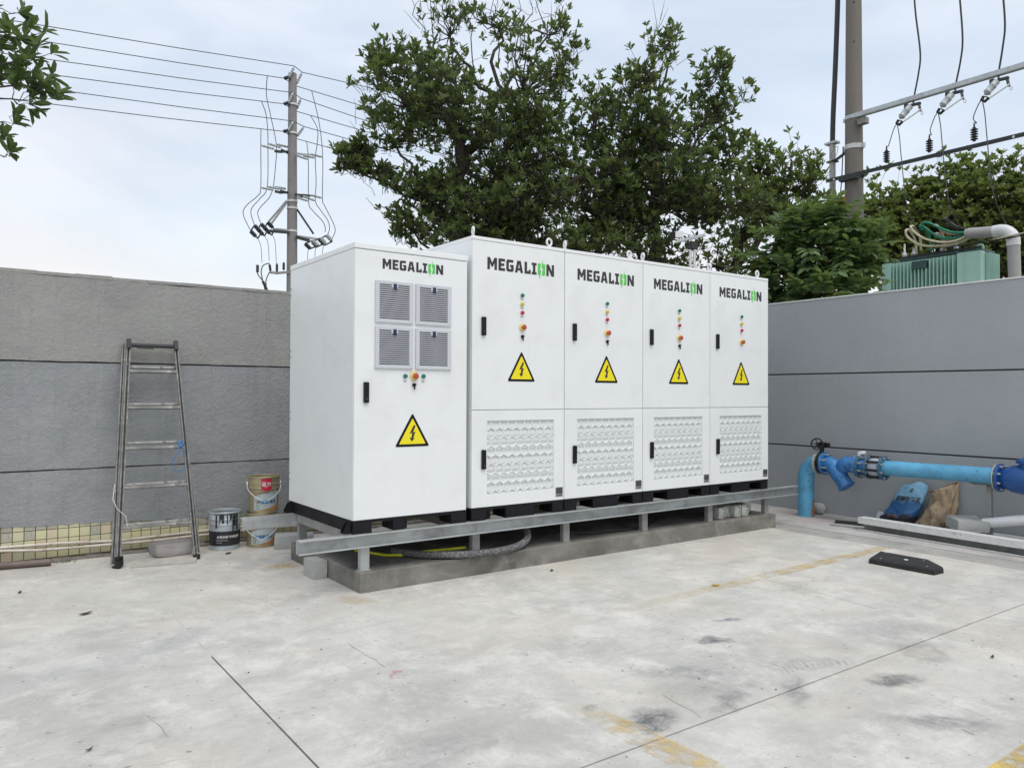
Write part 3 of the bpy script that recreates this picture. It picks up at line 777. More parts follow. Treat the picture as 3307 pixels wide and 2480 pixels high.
TREES.append(make_tree('tall dark evergreen tree right behind the left cabinets, crown leaning left', (4.75, 6.0, -.04), [(4.65, 5.95, 3.6), (4.60, 5.9, 5.4), (6.42, 4.55, 5.35), (5.6, 5.4, 4.6), (4.0, 6.0, 4.8), (5.0, 5.4, 6.6), (4.2, 5.8, 6.2)],
          A_BL, 'leaf_a', 7.6, .118, .044, 7, 3, 'evergreen trees behind the wall', .17,
          [((4.0, 5.9, 6.9), (3.55, 6.1, 8.4), .1), ((4.0, 5.9, 7.0), (3.9, 5.9, 8.7)), ((3.3, 6.2, 5.4), (2.62, 6.6, 5.25), -.25), ((3.5, 6.1, 5.6), (2.75, 6.5, 6.0), -.2), ((4.9, 5.3, 7), (4.7, 5.3, 8.6)), ((5.3, 5, 7), (5.9, 4.7, 8.3)), ((3.6, 6.1, 4.9), (3.0, 6.4, 4.75), -.25), ((4.3, 5.8, 6.9), (4.25, 5.8, 8.8)), ((4.6, 5.6, 7.0), (4.45, 5.7, 8.7)), ((5.1, 5.1, 7.1), (5.2, 5.1, 8.8)), ((5.2, 5.1, 7.1), (5.55, 4.9, 8.6)), ((3.7, 6.1, 6.6), (3.45, 6.2, 7.3))]))
B_BL = [(7.53, 3.97, 7.69, .34, .36, .36), (7.28, 4.13, 7.22, .54, .46, .42), (7.17, 4.25, 6.50, .80, .66, .95), (8.02, 3.35, 7.0, .38, .40, .7), (8.19, 3.25, 6.43, .44, .46, .7),
        (7.82, 3.6, 6.05, .78, .66, .8), (6.89, 4.52, 5.75, .88, .74, 1.1), (7.56, 3.9, 5.14, 1.1, .80, 1.1), (8.35, 3.2, 5.80, .38, .42, .8), (8.16, 3.3, 4.98, .80, .55, .9),
        (6.95, 4.62, 4.55, .95, .48, .9), (6.59, 4.8, 6.42, .44, .60, .85), (7.3, 5.2, 5.2, 1.0, .8, .8), (6.5, 4.75, 4.05, .95, .40, .9), (7.4, 4.1, 3.95, .8, .42, .7), (6.5, 4.7, 5.2, .8, .7, .8)]
TREES.append(make_tree('dark evergreen tree with orange dead leaves behind the right cabinets', (7.75, 4.3, -.04), [(7.65, 4.3, 3.7), (7.5, 4.2, 5.2), (6.6, 4.7, 4.7), (8.3, 3.6, 4.6), (7.4, 4.1, 6.3)],
          B_BL, 'leaf_a', 8.0, .120, .046, 7, 5, 'evergreen trees behind the wall', .16, [((7.6, 3.8, 6.0), (8.1, 3.5, 6.6)), ((7.2, 4.2, 7), (7.5, 4.0, 8.2))]))
C_BL = [(9.89, 3.25, 5.62, .68, .46, .62), (10.14, 2.85, 5.33, .30, .42, .6), (9.66, 3.48, 5.40, .6, .5, .8), (9.8, 3.38, 5.00, .7, .45, .6), (9.41, 3.81, 4.74, .8, .5, .7), (9.61, 3.6, 5.98, .36, .34, .6), (9.1, 4.1, 4.1, .9, .45, .35)]
TREES.append(make_tree('lighter green thin-crowned tree between the cabinets and the big pole', (9.4, 4.1, -.04), [(9.35, 4.05, 3.6), (9.5, 3.8, 4.6), (9.9, 3.4, 4.9)],
          C_BL, 'leaf_c', 9.5, .125, .048, 7, 8, 'evergreen trees behind the wall', .13))
E_T = [([(20.38, 7.06, 7.30, .86, 1.1), (20.79, 6.28, 6.85, .86, 1.1), (20.53, 6.78, 6.0, 1.3, 1.2), (20.0, 7.6, 6.4, .9, 1.0)], (20.6, 7.0)),
       ([(21.11, 5.62, 7.04, .94, 1.0), (20.98, 5.9, 5.84, 1.35, 1.2)], (21.0, 5.8)),
       ([(21.40, 4.98, 7.64, .80, 1.0), (21.33, 5.14, 6.57, 1.1, 1.1), (21.51, 4.72, 5.58, 1.4, 1.1)], (21.4, 5.0)),
       ([(21.74, 4.14, 7.51, .86, 1.05), (21.68, 4.30, 6.47, 1.1, 1.1), (21.9, 3.74, 5.4, 1.1, 1.1)], (21.7, 4.1)),
       ([(21.95, 3.40, 6.75, 1.0, 1.2), (22.2, 2.8, 5.6, 1.3, 1.3), (22.4, 2.2, 7.0, 1.1, 1.2)], (22.1, 2.9))]
EL = ['bushy far tree rising just right of the big concrete pole', 'low rounded far tree second from the big pole, below the first arrester', 'far tree with a peaked top under the middle arrester',
      'far tree behind the transformer, right of its middle', 'far bushy tree cut off by the right edge of the photo']
for i, (bl, b) in enumerate(E_T):
    TREES.append(make_tree(EL[i], (b[0], b[1], -.04), [(b[0], b[1], 3.4), (b[0], b[1], 5.2)], bl, 'leaf_e', 6.0, .165, .078, 7, 20 + i, 'far trees behind the transformer', .15, name='bushy_tree', clump=12, sig=.24))

# pinnate-leaved shrub leaning over the right wall
def make_shrub(label, base, blobs, per, seed):
    rng = np.random.default_rng(seed); t = thing('leafy_shrub', base, label, 'shrub')
    st = MB(); LV = []; LF = []; SA = []; SB = []; off = 0
    for bl in blobs:
        c = np.array(bl[:3]); R = np.array([bl[3], bl[3] * .8, bl[4]])
        st.tube(wander(np.array(base) + rng.normal(0, .08, 3) * (1, 1, 0), c - (0, 0, bl[4] * .4), 7, .06, rng), list(np.linspace(.035, .012, 7)), 6)
        m_ = int(per * (bl[3] * bl[4] + .03) / .25)
        for k in range(m_):
            q = rng.normal(size=3); q /= np.linalg.norm(q)
            p = c + q * R * rng.random() ** .5 * .85
            d = q * .8 + np.array([0, 0, .45]) + rng.normal(0, .5, 3); d /= np.linalg.norm(d)
            ln = rng.uniform(.26, .42); npair = 5
            pts = [p + d * ln * s_ - np.array([0, 0, 1]) * ln * .22 * s_ * s_ for s_ in np.linspace(0, 1, npair + 1)]
            for a, b in zip(pts[:-1], pts[1:]): SA.append(a); SB.append(b)
            sd_ = np.cross(d, [0, 0, 1.0]); sd_ /= max(np.linalg.norm(sd_), .1)
            bb = []; dd = []; nn = []
            for j in range(1, npair + 1):
                tang = pts[j] - pts[j - 1]; tang = tang / np.linalg.norm(tang)
                upv = np.cross(sd_, tang)
                for sg in (-1, 1):
                    bb.append(pts[j]); dd.append(sd_ * sg + tang * .55 - np.array([0, 0, .25]) + rng.normal(0, .12, 3)); nn.append(upv if upv[2] > 0 else -upv)
            bb.append(pts[-1]); dd.append(tang); nn.append(np.array([0, 0, 1.]))
            n = len(bb)
            V, F = leaves(np.array(bb), np.array(dd), np.array(nn) + rng.normal(0, .22, (n, 3)), rng.uniform(.14, .20, n), rng.uniform(.058, .08, n), .1)
            LV.append(V); LF.append(F + off); off += len(V)
    build('stems', st, 'twig', t, smooth=60)
    V, F = sticks(np.array(SA), np.array(SB), .003, .003); np_mesh('leaf_stalks', V, F, ['twig'], t, base)
    np_mesh('crown', np.concatenate(LV), np.concatenate(LF), ['leaf_d'], t, base)
    return t
make_shrub('leafy green shrub with feathered leaves topping the right wall by the cabinet corner', (7.9, 1.4, -.04),
           [(7.9, 1.46, 3.69, .63, .56), (7.79, 1.62, 3.20, .60, .42), (8.11, 1.13, 3.94, .45, .37), (8.20, .95, 3.44, .50, .45), (7.80, 1.62, 4.02, .34, .26), (8.30, .86, 3.66, .34, .22), (7.66, 1.92, 3.5, .32, .42), (8.0, 1.2, 2.9, .8, .4)], 62, 31)

# near branch hanging into the upper left corner: every leaf is a piece
rng = np.random.default_rng(77)
ft = thing('evergreen_tree', (-4.4, 4.3, -.04), 'bright leafy branch tips hanging into the top left corner', 'tree')
tb = MB().tube(wander((-4.4, 4.3, -.04), (-4.2, 4.1, 3.2), 7, .04, rng), list(np.linspace(.15, .10, 7)), 9)
tb.tube(wander((-4.2, 4.1, 3.1), (-3.0, 3.6, 4.4), 7, .04, rng), list(np.linspace(.08, .03, 7)), 7)
build('trunk', tb, 'bark', ft, smooth=60)
FBL = [(-2.06, 3.44, 4.96, .28, .26, 54), (-1.86, 3.43, 4.78, .22, .22, 48), (-2.03, 3.44, 4.60, .28, .24, 60), (-1.80, 3.42, 4.53, .18, .20, 42), (-1.96, 3.44, 4.36, .20, .14, 36),
       (-2.12, 3.44, 4.10, .10, .10, 8), (-2.11, 3.44, 3.95, .09, .08, 10), (-2.12, 3.44, 3.78, .08, .07, 8), (-2.13, 3.46, 5.2, .2, .15, 14), (-2.3, 3.45, 4.62, .20, .30, 24)]
lm = []
for wv in (.050, .058, .066):
    V, F = leaves(np.zeros((1, 3)), np.array([[1., 0, 0]]), np.array([[0, 0, 1.]]), np.array([.165]), np.array([wv]), .16)
    me = bpy.data.meshes.new('leaf'); me.from_pydata([tuple(p) for p in V], [], [tuple(q) for q in F]); me.materials.append(M['leaf_f']); lm.append(me)
fb = MB(); hub = np.array((-3.0, 3.6, 4.4))
for bl in FBL:
    c = np.array(bl[:3]); R = np.array([bl[3], bl[3], bl[4]])
    e_ = c - np.array([bl[3] * .5, 0, bl[4] * .3])
    fb.tube(wander(hub, e_, 7, .03, rng, -.06), list(np.linspace(.020, .007, 7)), 5)
    nr_ = max(2, bl[5] // 6)
    for k in range(nr_):
        q = rng.normal(size=3); q /= np.linalg.norm(q); p = c + q * R * rng.random() ** .4
        fb.tube(wander(e_, p, 5, .02, rng, -.03), [.005, .0045, .004, .0035, .003], 4)
        a = np.array(q) * .7 + np.array([.15, 0, .8]) + rng.normal(0, .3, 3); a /= np.linalg.norm(a)
        A = Vector(a); E1 = A.orthogonal().normalized(); E2 = A.cross(E1)
        for j in range(6):
            az = j * 2.4 + rng.random(); th = rng.uniform(.4, 1.15)
            d = A * math.cos(th) + (E1 * math.cos(az) + E2 * math.sin(az)) * math.sin(th); d.z -= .15; d.normalize()
            s_ = d.cross(A).normalized(); u_ = s_.cross(d)
            o = new_obj('leaf', lm[int(rng.integers(3))], Vector(p) - A * float(rng.random() * .04), ft)
            o.rotation_euler = Matrix((( d.x, -s_.x, u_.x), (d.y, -s_.y, u_.y), (d.z, -s_.z, u_.z))).to_euler()
            o.scale = [float(rng.uniform(.7, 1.2))] * 3
n_ = 2600
cc_ = np.concatenate([np.array(q_)[None] + rng.normal(0, 1, (n_ // 4, 3)) * np.array(s_) for q_, s_ in (((-3.3, 3.9, 5.0), (.28, .4, .45)), ((-4.1, 4.2, 5.2), (.5, .5, .5)), ((-4.6, 4.6, 4.5), (.5, .5, .4)), ((-3.7, 4.6, 4.4), (.4, .4, .35)))])
cc_ = cc_[cc_[:, 0] < -2.62]
V, F = leaves(cc_, rng.normal(0, 1, cc_.shape) + np.array([0, 0, .5]), rng.normal(0, .5, cc_.shape) + np.array([0, 0, 1.]), rng.uniform(.11, .18, len(cc_)), rng.uniform(.045, .07, len(cc_)))
np_mesh('crown', V, F, ['leaf_f'], ft, (-4.4, 4.3, -.04))
for q_ in ((-4.1, 4.2, 5.2), (-4.6, 4.6, 4.5), (-3.7, 4.6, 4.4), (-3.3, 3.9, 5.0)): fb.tube(wander((-4.2, 4.1, 3.15), q_, 6, .04, rng), [.05, .04, .03, .025, .018, .01], 6)
build('branches', fb, 'twig', ft, smooth=60, fixn=False)
#--SECTION-OBJ--
# ------------------------------------------------------------------ cabinets
FY = .03                                   # plane of the cabinet fronts
def logo(parent, x, z, w, y):
    k = w / 645.0
    L = [(0, [[(0, 0), (23, 0), (23, 52), (38, 22), (50, 22), (65, 52), (65, 0), (88, 0), (88, 93), (64, 93), (44, 52), (24, 93), (0, 93)]]),
         (102, [[(0, 0), (61, 0), (61, 21), (24, 21), (24, 37), (54, 37), (54, 57), (24, 57), (24, 72), (61, 72), (61, 93), (0, 93)]]),
         (175, [[(12, 0), (58, 0), (70, 12), (70, 54), (36, 54), (36, 36), (46, 36), (46, 21), (24, 21), (24, 72), (66, 72), (66, 93), (12, 93), (0, 81), (0, 12)]]),
         (257, [[(0, 0), (24, 0), (39, 72), (39, 93), (22, 93)], [(54, 0), (78, 0), (56, 93), (39, 93), (39, 72)], [(27.75, 18), (50.25, 18), (46.5, 36), (31.5, 36)]]),
         (350, [[(0, 0), (60, 0), (60, 33), (40, 33), (40, 21), (24, 21), (24, 93), (0, 93)]]),
         (420, [[(0, 0), (48, 0), (48, 20), (36, 20), (36, 73), (48, 73), (48, 93), (0, 93), (0, 73), (12, 73), (12, 20), (0, 20)]]),
         (567, [[(0, 0), (23, 0), (23, 52), (52, 0), (78, 0), (78, 93), (55, 93), (55, 41), (26, 93), (0, 93)]])]
    lg = new_obj('logo', None, (x + w / 2, y, z), parent)
    for ox, polys in L:
        mb = MB()
        for p in polys: mb.prism(p, lambda u, v, q, ox=ox: (x + (ox + u) * k, y - q, z + v * k), .0015)
        build('letter', mb, 'logo_black', lg)
    mb = MB(); ox = 480
    for p in ([(8, 0), (14, 0), (18, -34), (36, 40), (22, 40), (34, 93), (8, 93), (0, 85), (0, 8)],
              [(40, 0), (67, 0), (75, 8), (75, 85), (67, 93), (52, 93), (48, 125), (38, 56), (52, 56)]):
        mb.prism(p, lambda u, v, q: (x + (ox + u) * k, y - q, z + v * k), .0015)
    build('emblem', mb, 'logo_green', lg)
def rtri(w, h, r, n=5):
    P = [Vector((-w / 2, 0)), Vector((w / 2, 0)), Vector((0, h))]; out = []
    for i in range(3):
        p, a, b = P[i], (P[i - 1] - P[i]).normalized(), (P[(i + 1) % 3] - P[i]).normalized()
        ang = a.angle(b); d = r / math.tan(ang / 2); s0 = p + a * d; s1 = p + b * d
        for j in range(n + 1):
            t = j / n; q = (s0 * (1 - t) + p * t) * (1 - t) + (p * (1 - t) + s1 * t) * t; out.append((q.x, q.y))
    return out
def warn(parent, cx, z, w, h, y):
    to = lambda u, v, q: (cx + u, y - q, z + v)
    s_ = build('warning_sign', MB().prism(rtri(w, h, .012), to, .002), 'black_steel', parent)
    e = w * .066
    build('sign_face', MB().prism(rtri(w - e * 3.46, h - e * 3.0, .006), lambda u, v, q: (cx + u, y - .002 - q, z + e + v), .001), 'yellow_sign', s_)
    B = [(.035, .74), (-.085, .43), (-.01, .455), (-.035, .27), (-.085, .285), (-.02, .14), (.065, .27), (.02, .26), (.085, .50), (.015, .475), (.085, .72)]
    B = [(u, v * .92) for u, v in B]
    build('bolt_symbol', MB().prism(B[::-1] if False else B, lambda u, v, q: (cx + u * w * 1.0, y - .003 - q, z + h * .04 + v * h * .88), .001), 'logo_black', s_)
def handle(parent, x, z0, z1, y, w=.042):
    h = build('handle', MB().box(x - w / 2, x + w / 2, y - .022, y, z0, z1, .006), 'black_plastic', parent)
    build('lock_barrel', MB().lathe([(.009, 0), (.009, .006), (.006, .007)], (x, y - .022, z0 + .03), (0, -1, 0), 12), 'dark_metal', h)
def button(parent, x, z, y, m, r=.017):
    b = build('indicator_lamp', MB().lathe([(r, 0), (r, .012), (r * .8, .018), (r * .3, .021)], (x, y - .004, z), (0, -1, 0), 16), m, parent, smooth=40)
    build('bezel', MB().lathe([(r * 1.3, 0), (r * 1.3, .004)], (x, y, z), (0, -1, 0), 16), 'white_metal', b)
def estop(parent, x, z, y, r=.036, key=.09):
    b = build('stop_button', MB().lathe([(r, 0), (r, .005), (r * .93, .007)], (x, y, z), (0, -1, 0), 20), 'stop_plate', parent, smooth=40)
    build('mushroom', MB().lathe([(r * .35, 0), (r * .38, .016), (r * .60, .022), (r * .60, .028), (r * .4, .032)], (x, y - .007, z), (0, -1, 0), 16), 'stop_red', b, smooth=40)
    if key:
        kk = build('key_switch', MB().lathe([(.014, 0), (.014, .010)], (x - .002, y, z - key * .72), (0, -1, 0), 14).box(x - .006, x + .003, y - .020, y - .0102, z - key * .72 - .035, z - key * .72 + .008, .001), 'black_plastic', parent)
        build('key_tag', MB().box(x - .016, x + .012, y - .018, y - .013, z - key * .72 - .002, z - key * .72 + .012, .001), 'black_plastic', kk)
def pallet(parent, x0, x1, zt, feet, lugs=False):
    zb = .441
    mb = MB().box(x0, x1, FY + .004, 1.40, zt - .022, zt - .0015)
    o = build('base_frame', mb, 'black_steel', parent)
    for a, b in feet:
        for y0, y1 in ((FY + .002, FY + .20), (1.20, 1.399)):
            build('foot_block', MB().box(x0 + a, x0 + b, y0, y1, zb, zt - .0225, .004), 'black_steel', parent)
    for y0 in (.45, .95):
        build('skid', MB().box(x0 + .02, x1 - .02, y0, y0 + .07, zb + .04, zt - .0225), 'black_steel', parent)
    if lugs:
        build('side_skirt', MB().box(x0 + .001, x0 + .012, FY + .201, 1.199, zb + .012, zt - .0225), 'black_steel', parent)
        for y in (FY + .03, 1.31):
            mb = MB(); a = [(0, 0), (0, .085), (-.028, .085), (-.062, .02), (-.062, 0)]
            for yy in (y, y + .05): mb.prism(a, lambda u, v, q, yy=yy: (x0 - .001 + u, yy + q, zb + .004 + v), .006)
            mb.box(x0 - .062, x0 - .001, y + .0065, y + .0495, zb + .004, zb + .010)
            build('lifting_lug', mb, 'black_steel', parent)

# the shorter left cabinet
X0, X1, Z0, Z1 = -.045, .962, .541, 2.642
c1 = thing('power_cabinet', (.46, .7, .441), 'shorter white cabinet at the left end with four louvred vents on its door', 'cabinet')
build('body', MB().box(X0, X1, FY + .018, 1.41, Z0, Z1 - .045, .004), 'white_paint', c1)
build('roof', MB().box(X0 - .003, X1 + .003, FY - .003, 1.413, Z1 - .0445, Z1, .005), 'white_paint', c1)
DY = FY
door = build('door', MB().box(X0 + .001, X1 - .006, DY, FY + .0175, Z0 + .002, Z1 - .049, .004), 'white_paint', c1)
handle(door, .050, 1.428, 1.586, DY)
pallet(c1, X0, X1, Z0, [(0, .155), (.335, .435), (.86, 1.006)], True)
logo(c1, .184, 2.462, .540, DY)
# louvred vents: one is built, three are copies; slats are pieces
def vent(cx, z0, w=.325, h=.325):
    v = new_obj('vent', None, (cx, DY, z0), c1); x0, x1 = cx - w / 2, cx + w / 2
    fx, fz = .034, .026
    fm = MB()
    y0 = DY - .016
    fm.box(x0, x0 + fx, y0, DY, z0, z0 + h, .004).box(x1 - fx, x1, y0, DY, z0, z0 + h, .004)
    fm.box(x0 + fx - .003, x1 - fx + .003, y0, DY, z0, z0 + fz, .004).box(x0 + fx - .003, x1 - fx + .003, y0, DY, z0 + h - fz, z0 + h, .004)
    fo = build('frame', fm, 'vent_grey', v)
    build('shade_sheet', MB().box(x0 + fx - .002, x1 - fx + .002, DY - .003, DY - .001, z0 + fz - .002, z0 + h - fz + .002), 'dark_void', v)  # dark sheet: the shade behind the slats put into its colour
    n = 17; ph = (h - 2 * fz) / n
    sm = MB().obox((0, 0, 0), (1, 0, 0), (0, .92, -.38), (0, .38, .92), (w / 2 - fx), .0052, ph * .175)
    me = bpy.data.meshes.new('slat'); me.from_pydata(sm.v, [], sm.f); me.materials.append(M['vent_slat'])
    for i in range(n + 1): share('slat', me, (cx, DY - .0095, z0 + fz + ph * i), v)
    lt = build('latch', MB().box(cx - .013, cx + .013, y0 - .010, y0 - .0005, z0 + h - .062, z0 + h - .020, .003), mat_latch, v)
    build('latch_plate', MB().box(cx - .028, cx + .028, y0 - .0004, y0 + .006, z0 + h - .05, z0 + h - .026), 'vent_grey', v)
    return v
mat_latch = mat('navy_latch', (.012, .020, .075), .35)
v0 = vent(.284, 2.045)
for cx, z0 in ((.634, 2.045), (.284, 1.692), (.634, 1.692)):
    c = copy_tree(v0, None, c1); c.location = Vector((cx, DY, z0)) - WLOC[c1]
button(c1, .383, 1.637, DY, 'lamp_green'); button(c1, .544, 1.639, DY, 'lamp_green')
estop(c1, .463, 1.638, DY, .040, .098)
for x in (.383, .544):
    build('caption', MB().box(x - .012, x - .004, DY - .0012, DY, 1.588, 1.602).box(x + .002, x + .010, DY - .0012, DY, 1.588, 1.602), 'label_grey', c1)
warn(c1, .451, 1.083, .306, .264, DY)
for z in (2.40, 1.848, 1.303, .763):
    build('hinge', MB().box(X0 - .006, X0 + .002, 1.385, 1.408, z - .038, z - .022).box(X0 - .006, X0 + .002, 1.385, 1.408, z + .022, z + .038), 'label_grey', c1)

# perforated sheet: fine holes are too small to be pieces, the hexagon ribs are mesh
def perf():
    t = NT('perforated_sheet')
    sp = t.n('ShaderNodeSeparateXYZ'); t.l(t.co, sp.inputs[0])
    k = 2 * PI / .0150
    a = t.math('SINE', t.math('MULTIPLY', t.math('ADD', sp.outputs['X'], sp.outputs['Z']), k))
    b = t.math('SINE', t.math('MULTIPLY', t.math('SUBTRACT', sp.outputs['X'], sp.outputs['Z']), k))
    h = t.rng(t.math('MULTIPLY', a, b), -.05, .45)
    # rows of holes darkened in bands: their moire is put into the colour
    row = t.math('SINE', t.math('MULTIPLY', sp.outputs['Z'], 2 * PI / .0585))
    h = t.math('MULTIPLY', h, t.rng(row, -.35, .8, .22, .95, True))
    t.set(t.mix(h, (.76, .79, .80), (.10, .105, .115)), .4)
    return t.m
M['perf'] = perf()
GX0, GX1, GZ0, GZ1 = .158, .880, .655, 1.272
def cabinet(x0, label):
    c = thing('battery_cabinet', (x0 + .5, .7, .441), label, 'cabinet', 'row of four tall white cabinets')
    a, b = x0 + .0015, x0 + .9985
    zb, zt = .548, 2.821
    build('body', MB().box(a, b, FY + .018, 1.41, zb, zt - .030, .003), 'white_paint', c)
    build('roof', MB().box(a, b, FY - .002, 1.413, zt - .0295, zt, .004), 'white_paint', c)
    ud = build('upper_door', MB().box(a + .002, b - .002, FY, FY + .0175, 1.3665, zt - .0325, .003), 'white_paint', c)
    ld = MB()
    y0, y1 = FY, FY + .0175; A, B = a + .002, b - .002; z0, z1 = zb + .002, 1.3615
    gx0, gx1 = x0 + GX0, x0 + GX1
    ld.box(A, gx0, y0, y1, z0, z1, .0025).box(gx1, B, y0, y1, z0, z1, .0025)
    ld.box(gx0 - .003, gx1 + .003, y0 + .0002, y1, z0, GZ0, .002).box(gx0 - .003, gx1 + .003, y0 + .0002, y1, GZ1, z1, .002)
    ld = build('lower_door', ld, 'white_paint', c)
    gr = build('grille', MB().box(gx0, gx1, y1 - .006, y1 - .002, GZ0, GZ1), 'perf', c)
    rb = MB(); cw = (GX1 - GX0) / 8.25; R = cw / math.sqrt(3); wd = .0075
    done = set()
    def rib(p, q):
        k = tuple(sorted(((round(p[0], 4), round(p[1], 4)), (round(q[0], 4), round(q[1], 4)))))
        if k in done: return
        done.add(k)
        (px_, pz_), (qx, qz) = p, q
        if min(px_, qx) < GX0 - .001 or max(px_, qx) > GX1 + .001 or min(pz_, qz) < GZ0 - .001 or max(pz_, qz) > GZ1 + .001: return
        rb.bar((x0 + px_, y1 - .008, pz_), (x0 + qx, y1 - .008, qz), wd, .011, (0, 1, 0))
    for r_ in range(-1, 12):
        for q_ in range(-1, 10):
            cx = GX0 + cw * (q_ + (.5 if r_ % 2 else 0)); cz = GZ1 - .03 - r_ * R * 1.5
            P = [(cx + R * math.cos(PI / 6 + i * PI / 3), cz + R * math.sin(PI / 6 + i * PI / 3)) for i in range(6)]
            for i in range(6): rib(P[i], P[(i + 1) % 6])
    build('honeycomb_ribs', rb, 'white_paint', gr, fixn=False)
    handle(ud, x0 + .113, 1.990, 2.147, FY); handle(ld, x0 + .118, .868, 1.031, FY)
    logo(c, x0 + .152, 2.553, .722, FY)
    for z, m_ in ((2.358, 'lamp_green'), (2.281, 'lamp_yellow'), (2.207, 'lamp_red')): button(c, x0 + .517, z, FY, m_)
    for z in (2.325, 2.248, 2.172): build('caption', MB().box(x0 + .503, x0 + .531, FY - .001, FY, z - .004, z + .003), 'label_grey', c)
    estop(c, x0 + .522, 2.080, FY, .037, .112 if 'far right' not in label else 0)
    warn(c, x0 + .514, 1.609, .300, .263, FY)
    lb = build('label_plate', MB().box(x0 + .900, x0 + .985, FY - .0015, FY, .577, .664), 'label_grey', ld)
    build('label_print', MB().box(x0 + .906, x0 + .979, FY - .0022, FY - .0016, .604, .659).box(x0 + .915, x0 + .930, FY - .0022, FY - .0016, .584, .596).box(x0 + .936, x0 + .970, FY - .0022, FY - .0016, .584, .596), 'label_dark', lb)
    pallet(c, x0 + .002, x0 + .998, zb, [(.006, .150), (.352, .665), (.868, .990)])
    for dx, rot in ((.030, 1.2), (.846, .15)):
        e = MB(); cx, cy, cz = x0 + dx, FY + .035, zt
        e.lathe([(.020, 0), (.020, .006), (.012, .010), (.010, .018)], (cx, cy, cz), (0, 0, 1), 12)
        e.tube([(cx + math.cos(t) * .031 * math.cos(rot), cy + math.cos(t) * .031 * math.sin(rot), cz + .047 + math.sin(t) * .031) for t in np.linspace(0, 2 * PI, 17)[:-1]], .0095, 8, False, True)
        build('lifting_eye', e, 'white_metal', c, smooth=50)
    return c
cab = cabinet(1.004, 'tall white cabinet directly right of the shorter vented one')
names = ['second of the four tall white cabinets from the left, second largest lettering', 'third tall white cabinet from the left, between two alike', 'tall white cabinet at the far right end, next to the grey wall']
for i, lb in enumerate(names):
    c = copy_tree(cab, cab.location + Vector((1.0003 * (i + 1), 0, 0)))
    c['label'] = lb
    if i == 2:
        for ch in list(c.children):
            if ch.name.startswith('key_switch'):
                for g_ in list(ch.children): bpy.data.objects.remove(g_)
                bpy.data.objects.remove(ch)

# ------------------------------------------------------------------ ladder
lad = thing('step_ladder', (-1.0, 2.1, 0), 'folded grey metal trestle ladder leaning on the left wall, splashed with plaster', 'ladder')
def lp(x, s, off=0): return Vector((x, 1.95 + .62 * s + off * .95, 1.975 * s - off * .3))
FLx = lambda s: -1.335 + .165 * s
FRx = lambda s: -.700 - .060 * s
RLx = lambda s: -1.372 + .165 * s
RRx = lambda s: -.668 - .085 * s
M['rung_light'] = mat('plastered_rung', (.30, .30, .285), .6, .15, var=.25, vscale=18, col2=(.14, .14, .135), c2lo=.55, c2hi=.66, c2scale=16)
def rail(A, B, w, name='rail'):                # U-channel: two edges and a recessed dark web
    d = (B - A).normalized(); sx = Vector((1, 0, 0)); sx = (sx - d * sx.dot(d)).normalized(); fy = d.cross(sx)
    if fy.y > 0: fy = -fy
    r_ = MB()
    for k in (-1, 1): r_.obox((A + B) / 2 + sx * k * (w / 2 - .0055), d, sx, fy, (B - A).length / 2, .0055, .012)
    o = build(name, r_, 'aluminium', lad)
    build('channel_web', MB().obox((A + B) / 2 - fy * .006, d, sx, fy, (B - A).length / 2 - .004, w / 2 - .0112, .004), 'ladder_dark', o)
rail(lp(FLx(.015), .015), lp(FLx(1), 1), .038); rail(lp(FRx(.01), .01), lp(FRx(1), 1), .038)
rail(lp(RLx(.02), .02, .035), lp(RLx(1), .995, .028), .032); rail(lp(RRx(.03), .03, .035), lp(RRx(1), .995, .028), .032)
for z in (1.695, 1.360, .997, .658, .323):
    s_ = z / 1.975
    build('rung', MB().bar(lp(FLx(s_) + .014, s_), lp(FRx(s_) - .014, s_), .034, .024, (0, .3, 1)), 'aluminium', lad)
for z in (1.745, 1.400, 1.052, .690, .352):
    s_ = z / 1.975
    build('rung', MB().bar(lp(RLx(s_) + .014, s_, .035), lp(RRx(s_) - .014, s_, .035), .030, .020, (0, .3, 1)), 'rung_light', lad)
mb = MB().bar(lp(FLx(1), .985, .01), lp(FRx(1), .985, .01), .05, .022, (0, .3, 1)).bar(lp(-1.10, .972, -.005), lp(-.96, .972, -.005), .02, .02)
for x in (FLx(1), FRx(1)): mb.bar(lp(x, .965, -.012), lp(x, 1.008, -.012), .034, .05, (0, 1, .3))
build('top_hinge_bar', mb, 'dark_metal', lad)
ft_ = MB()
for i in range(14):
    a = random.uniform(0, 6.28); ft_.obox((-1.337 + math.cos(a) * .012, 1.952 + math.sin(a) * .012, .008 + i * .0068), (math.cos(a), math.sin(a), .2), (-math.sin(a), math.cos(a), 0), (0, 0, 1), .026, .024, .007)
build('wrapped_foot', ft_, 'rubber', lad)
build('rubber_foot', MB().box(-.722, -.668, 1.935, 1.985, .001, .045, .006), 'rubber', lad)
mb = MB().tube([(-.765, 2.27, 1.045), (-.79, 2.25, 1.03), (-.80, 2.22, .97), (-.86, 2.21, .86), (-.845, 2.20, .79), (-.79, 2.20, .765), (-.745, 2.20, .80), (-.735, 2.22, .88), (-.75, 2.24, .98), (-.765, 2.26, 1.03)], .004, 5)
mb.tube([(-.80, 2.255, 1.05), (-.775, 2.24, 1.00), (-.75, 2.245, 1.02), (-.775, 2.26, 1.06)], .008, 5)
tag(build('cord', mb, 'cord_blue', smooth=60), 'thin blue cord knotted on a ladder rung', 'cord')
mb = MB().tube([(-1.345, 2.1, .70), (-1.37, 2.02, .58), (-1.34, 1.99, .50), (-1.27, 2.0, .43), (-1.255, 2.01, .34)], .003, 5)
tag(build('cord', mb, 'cord_white', smooth=60), 'pale cord hanging from the left rail of the ladder', 'cord')
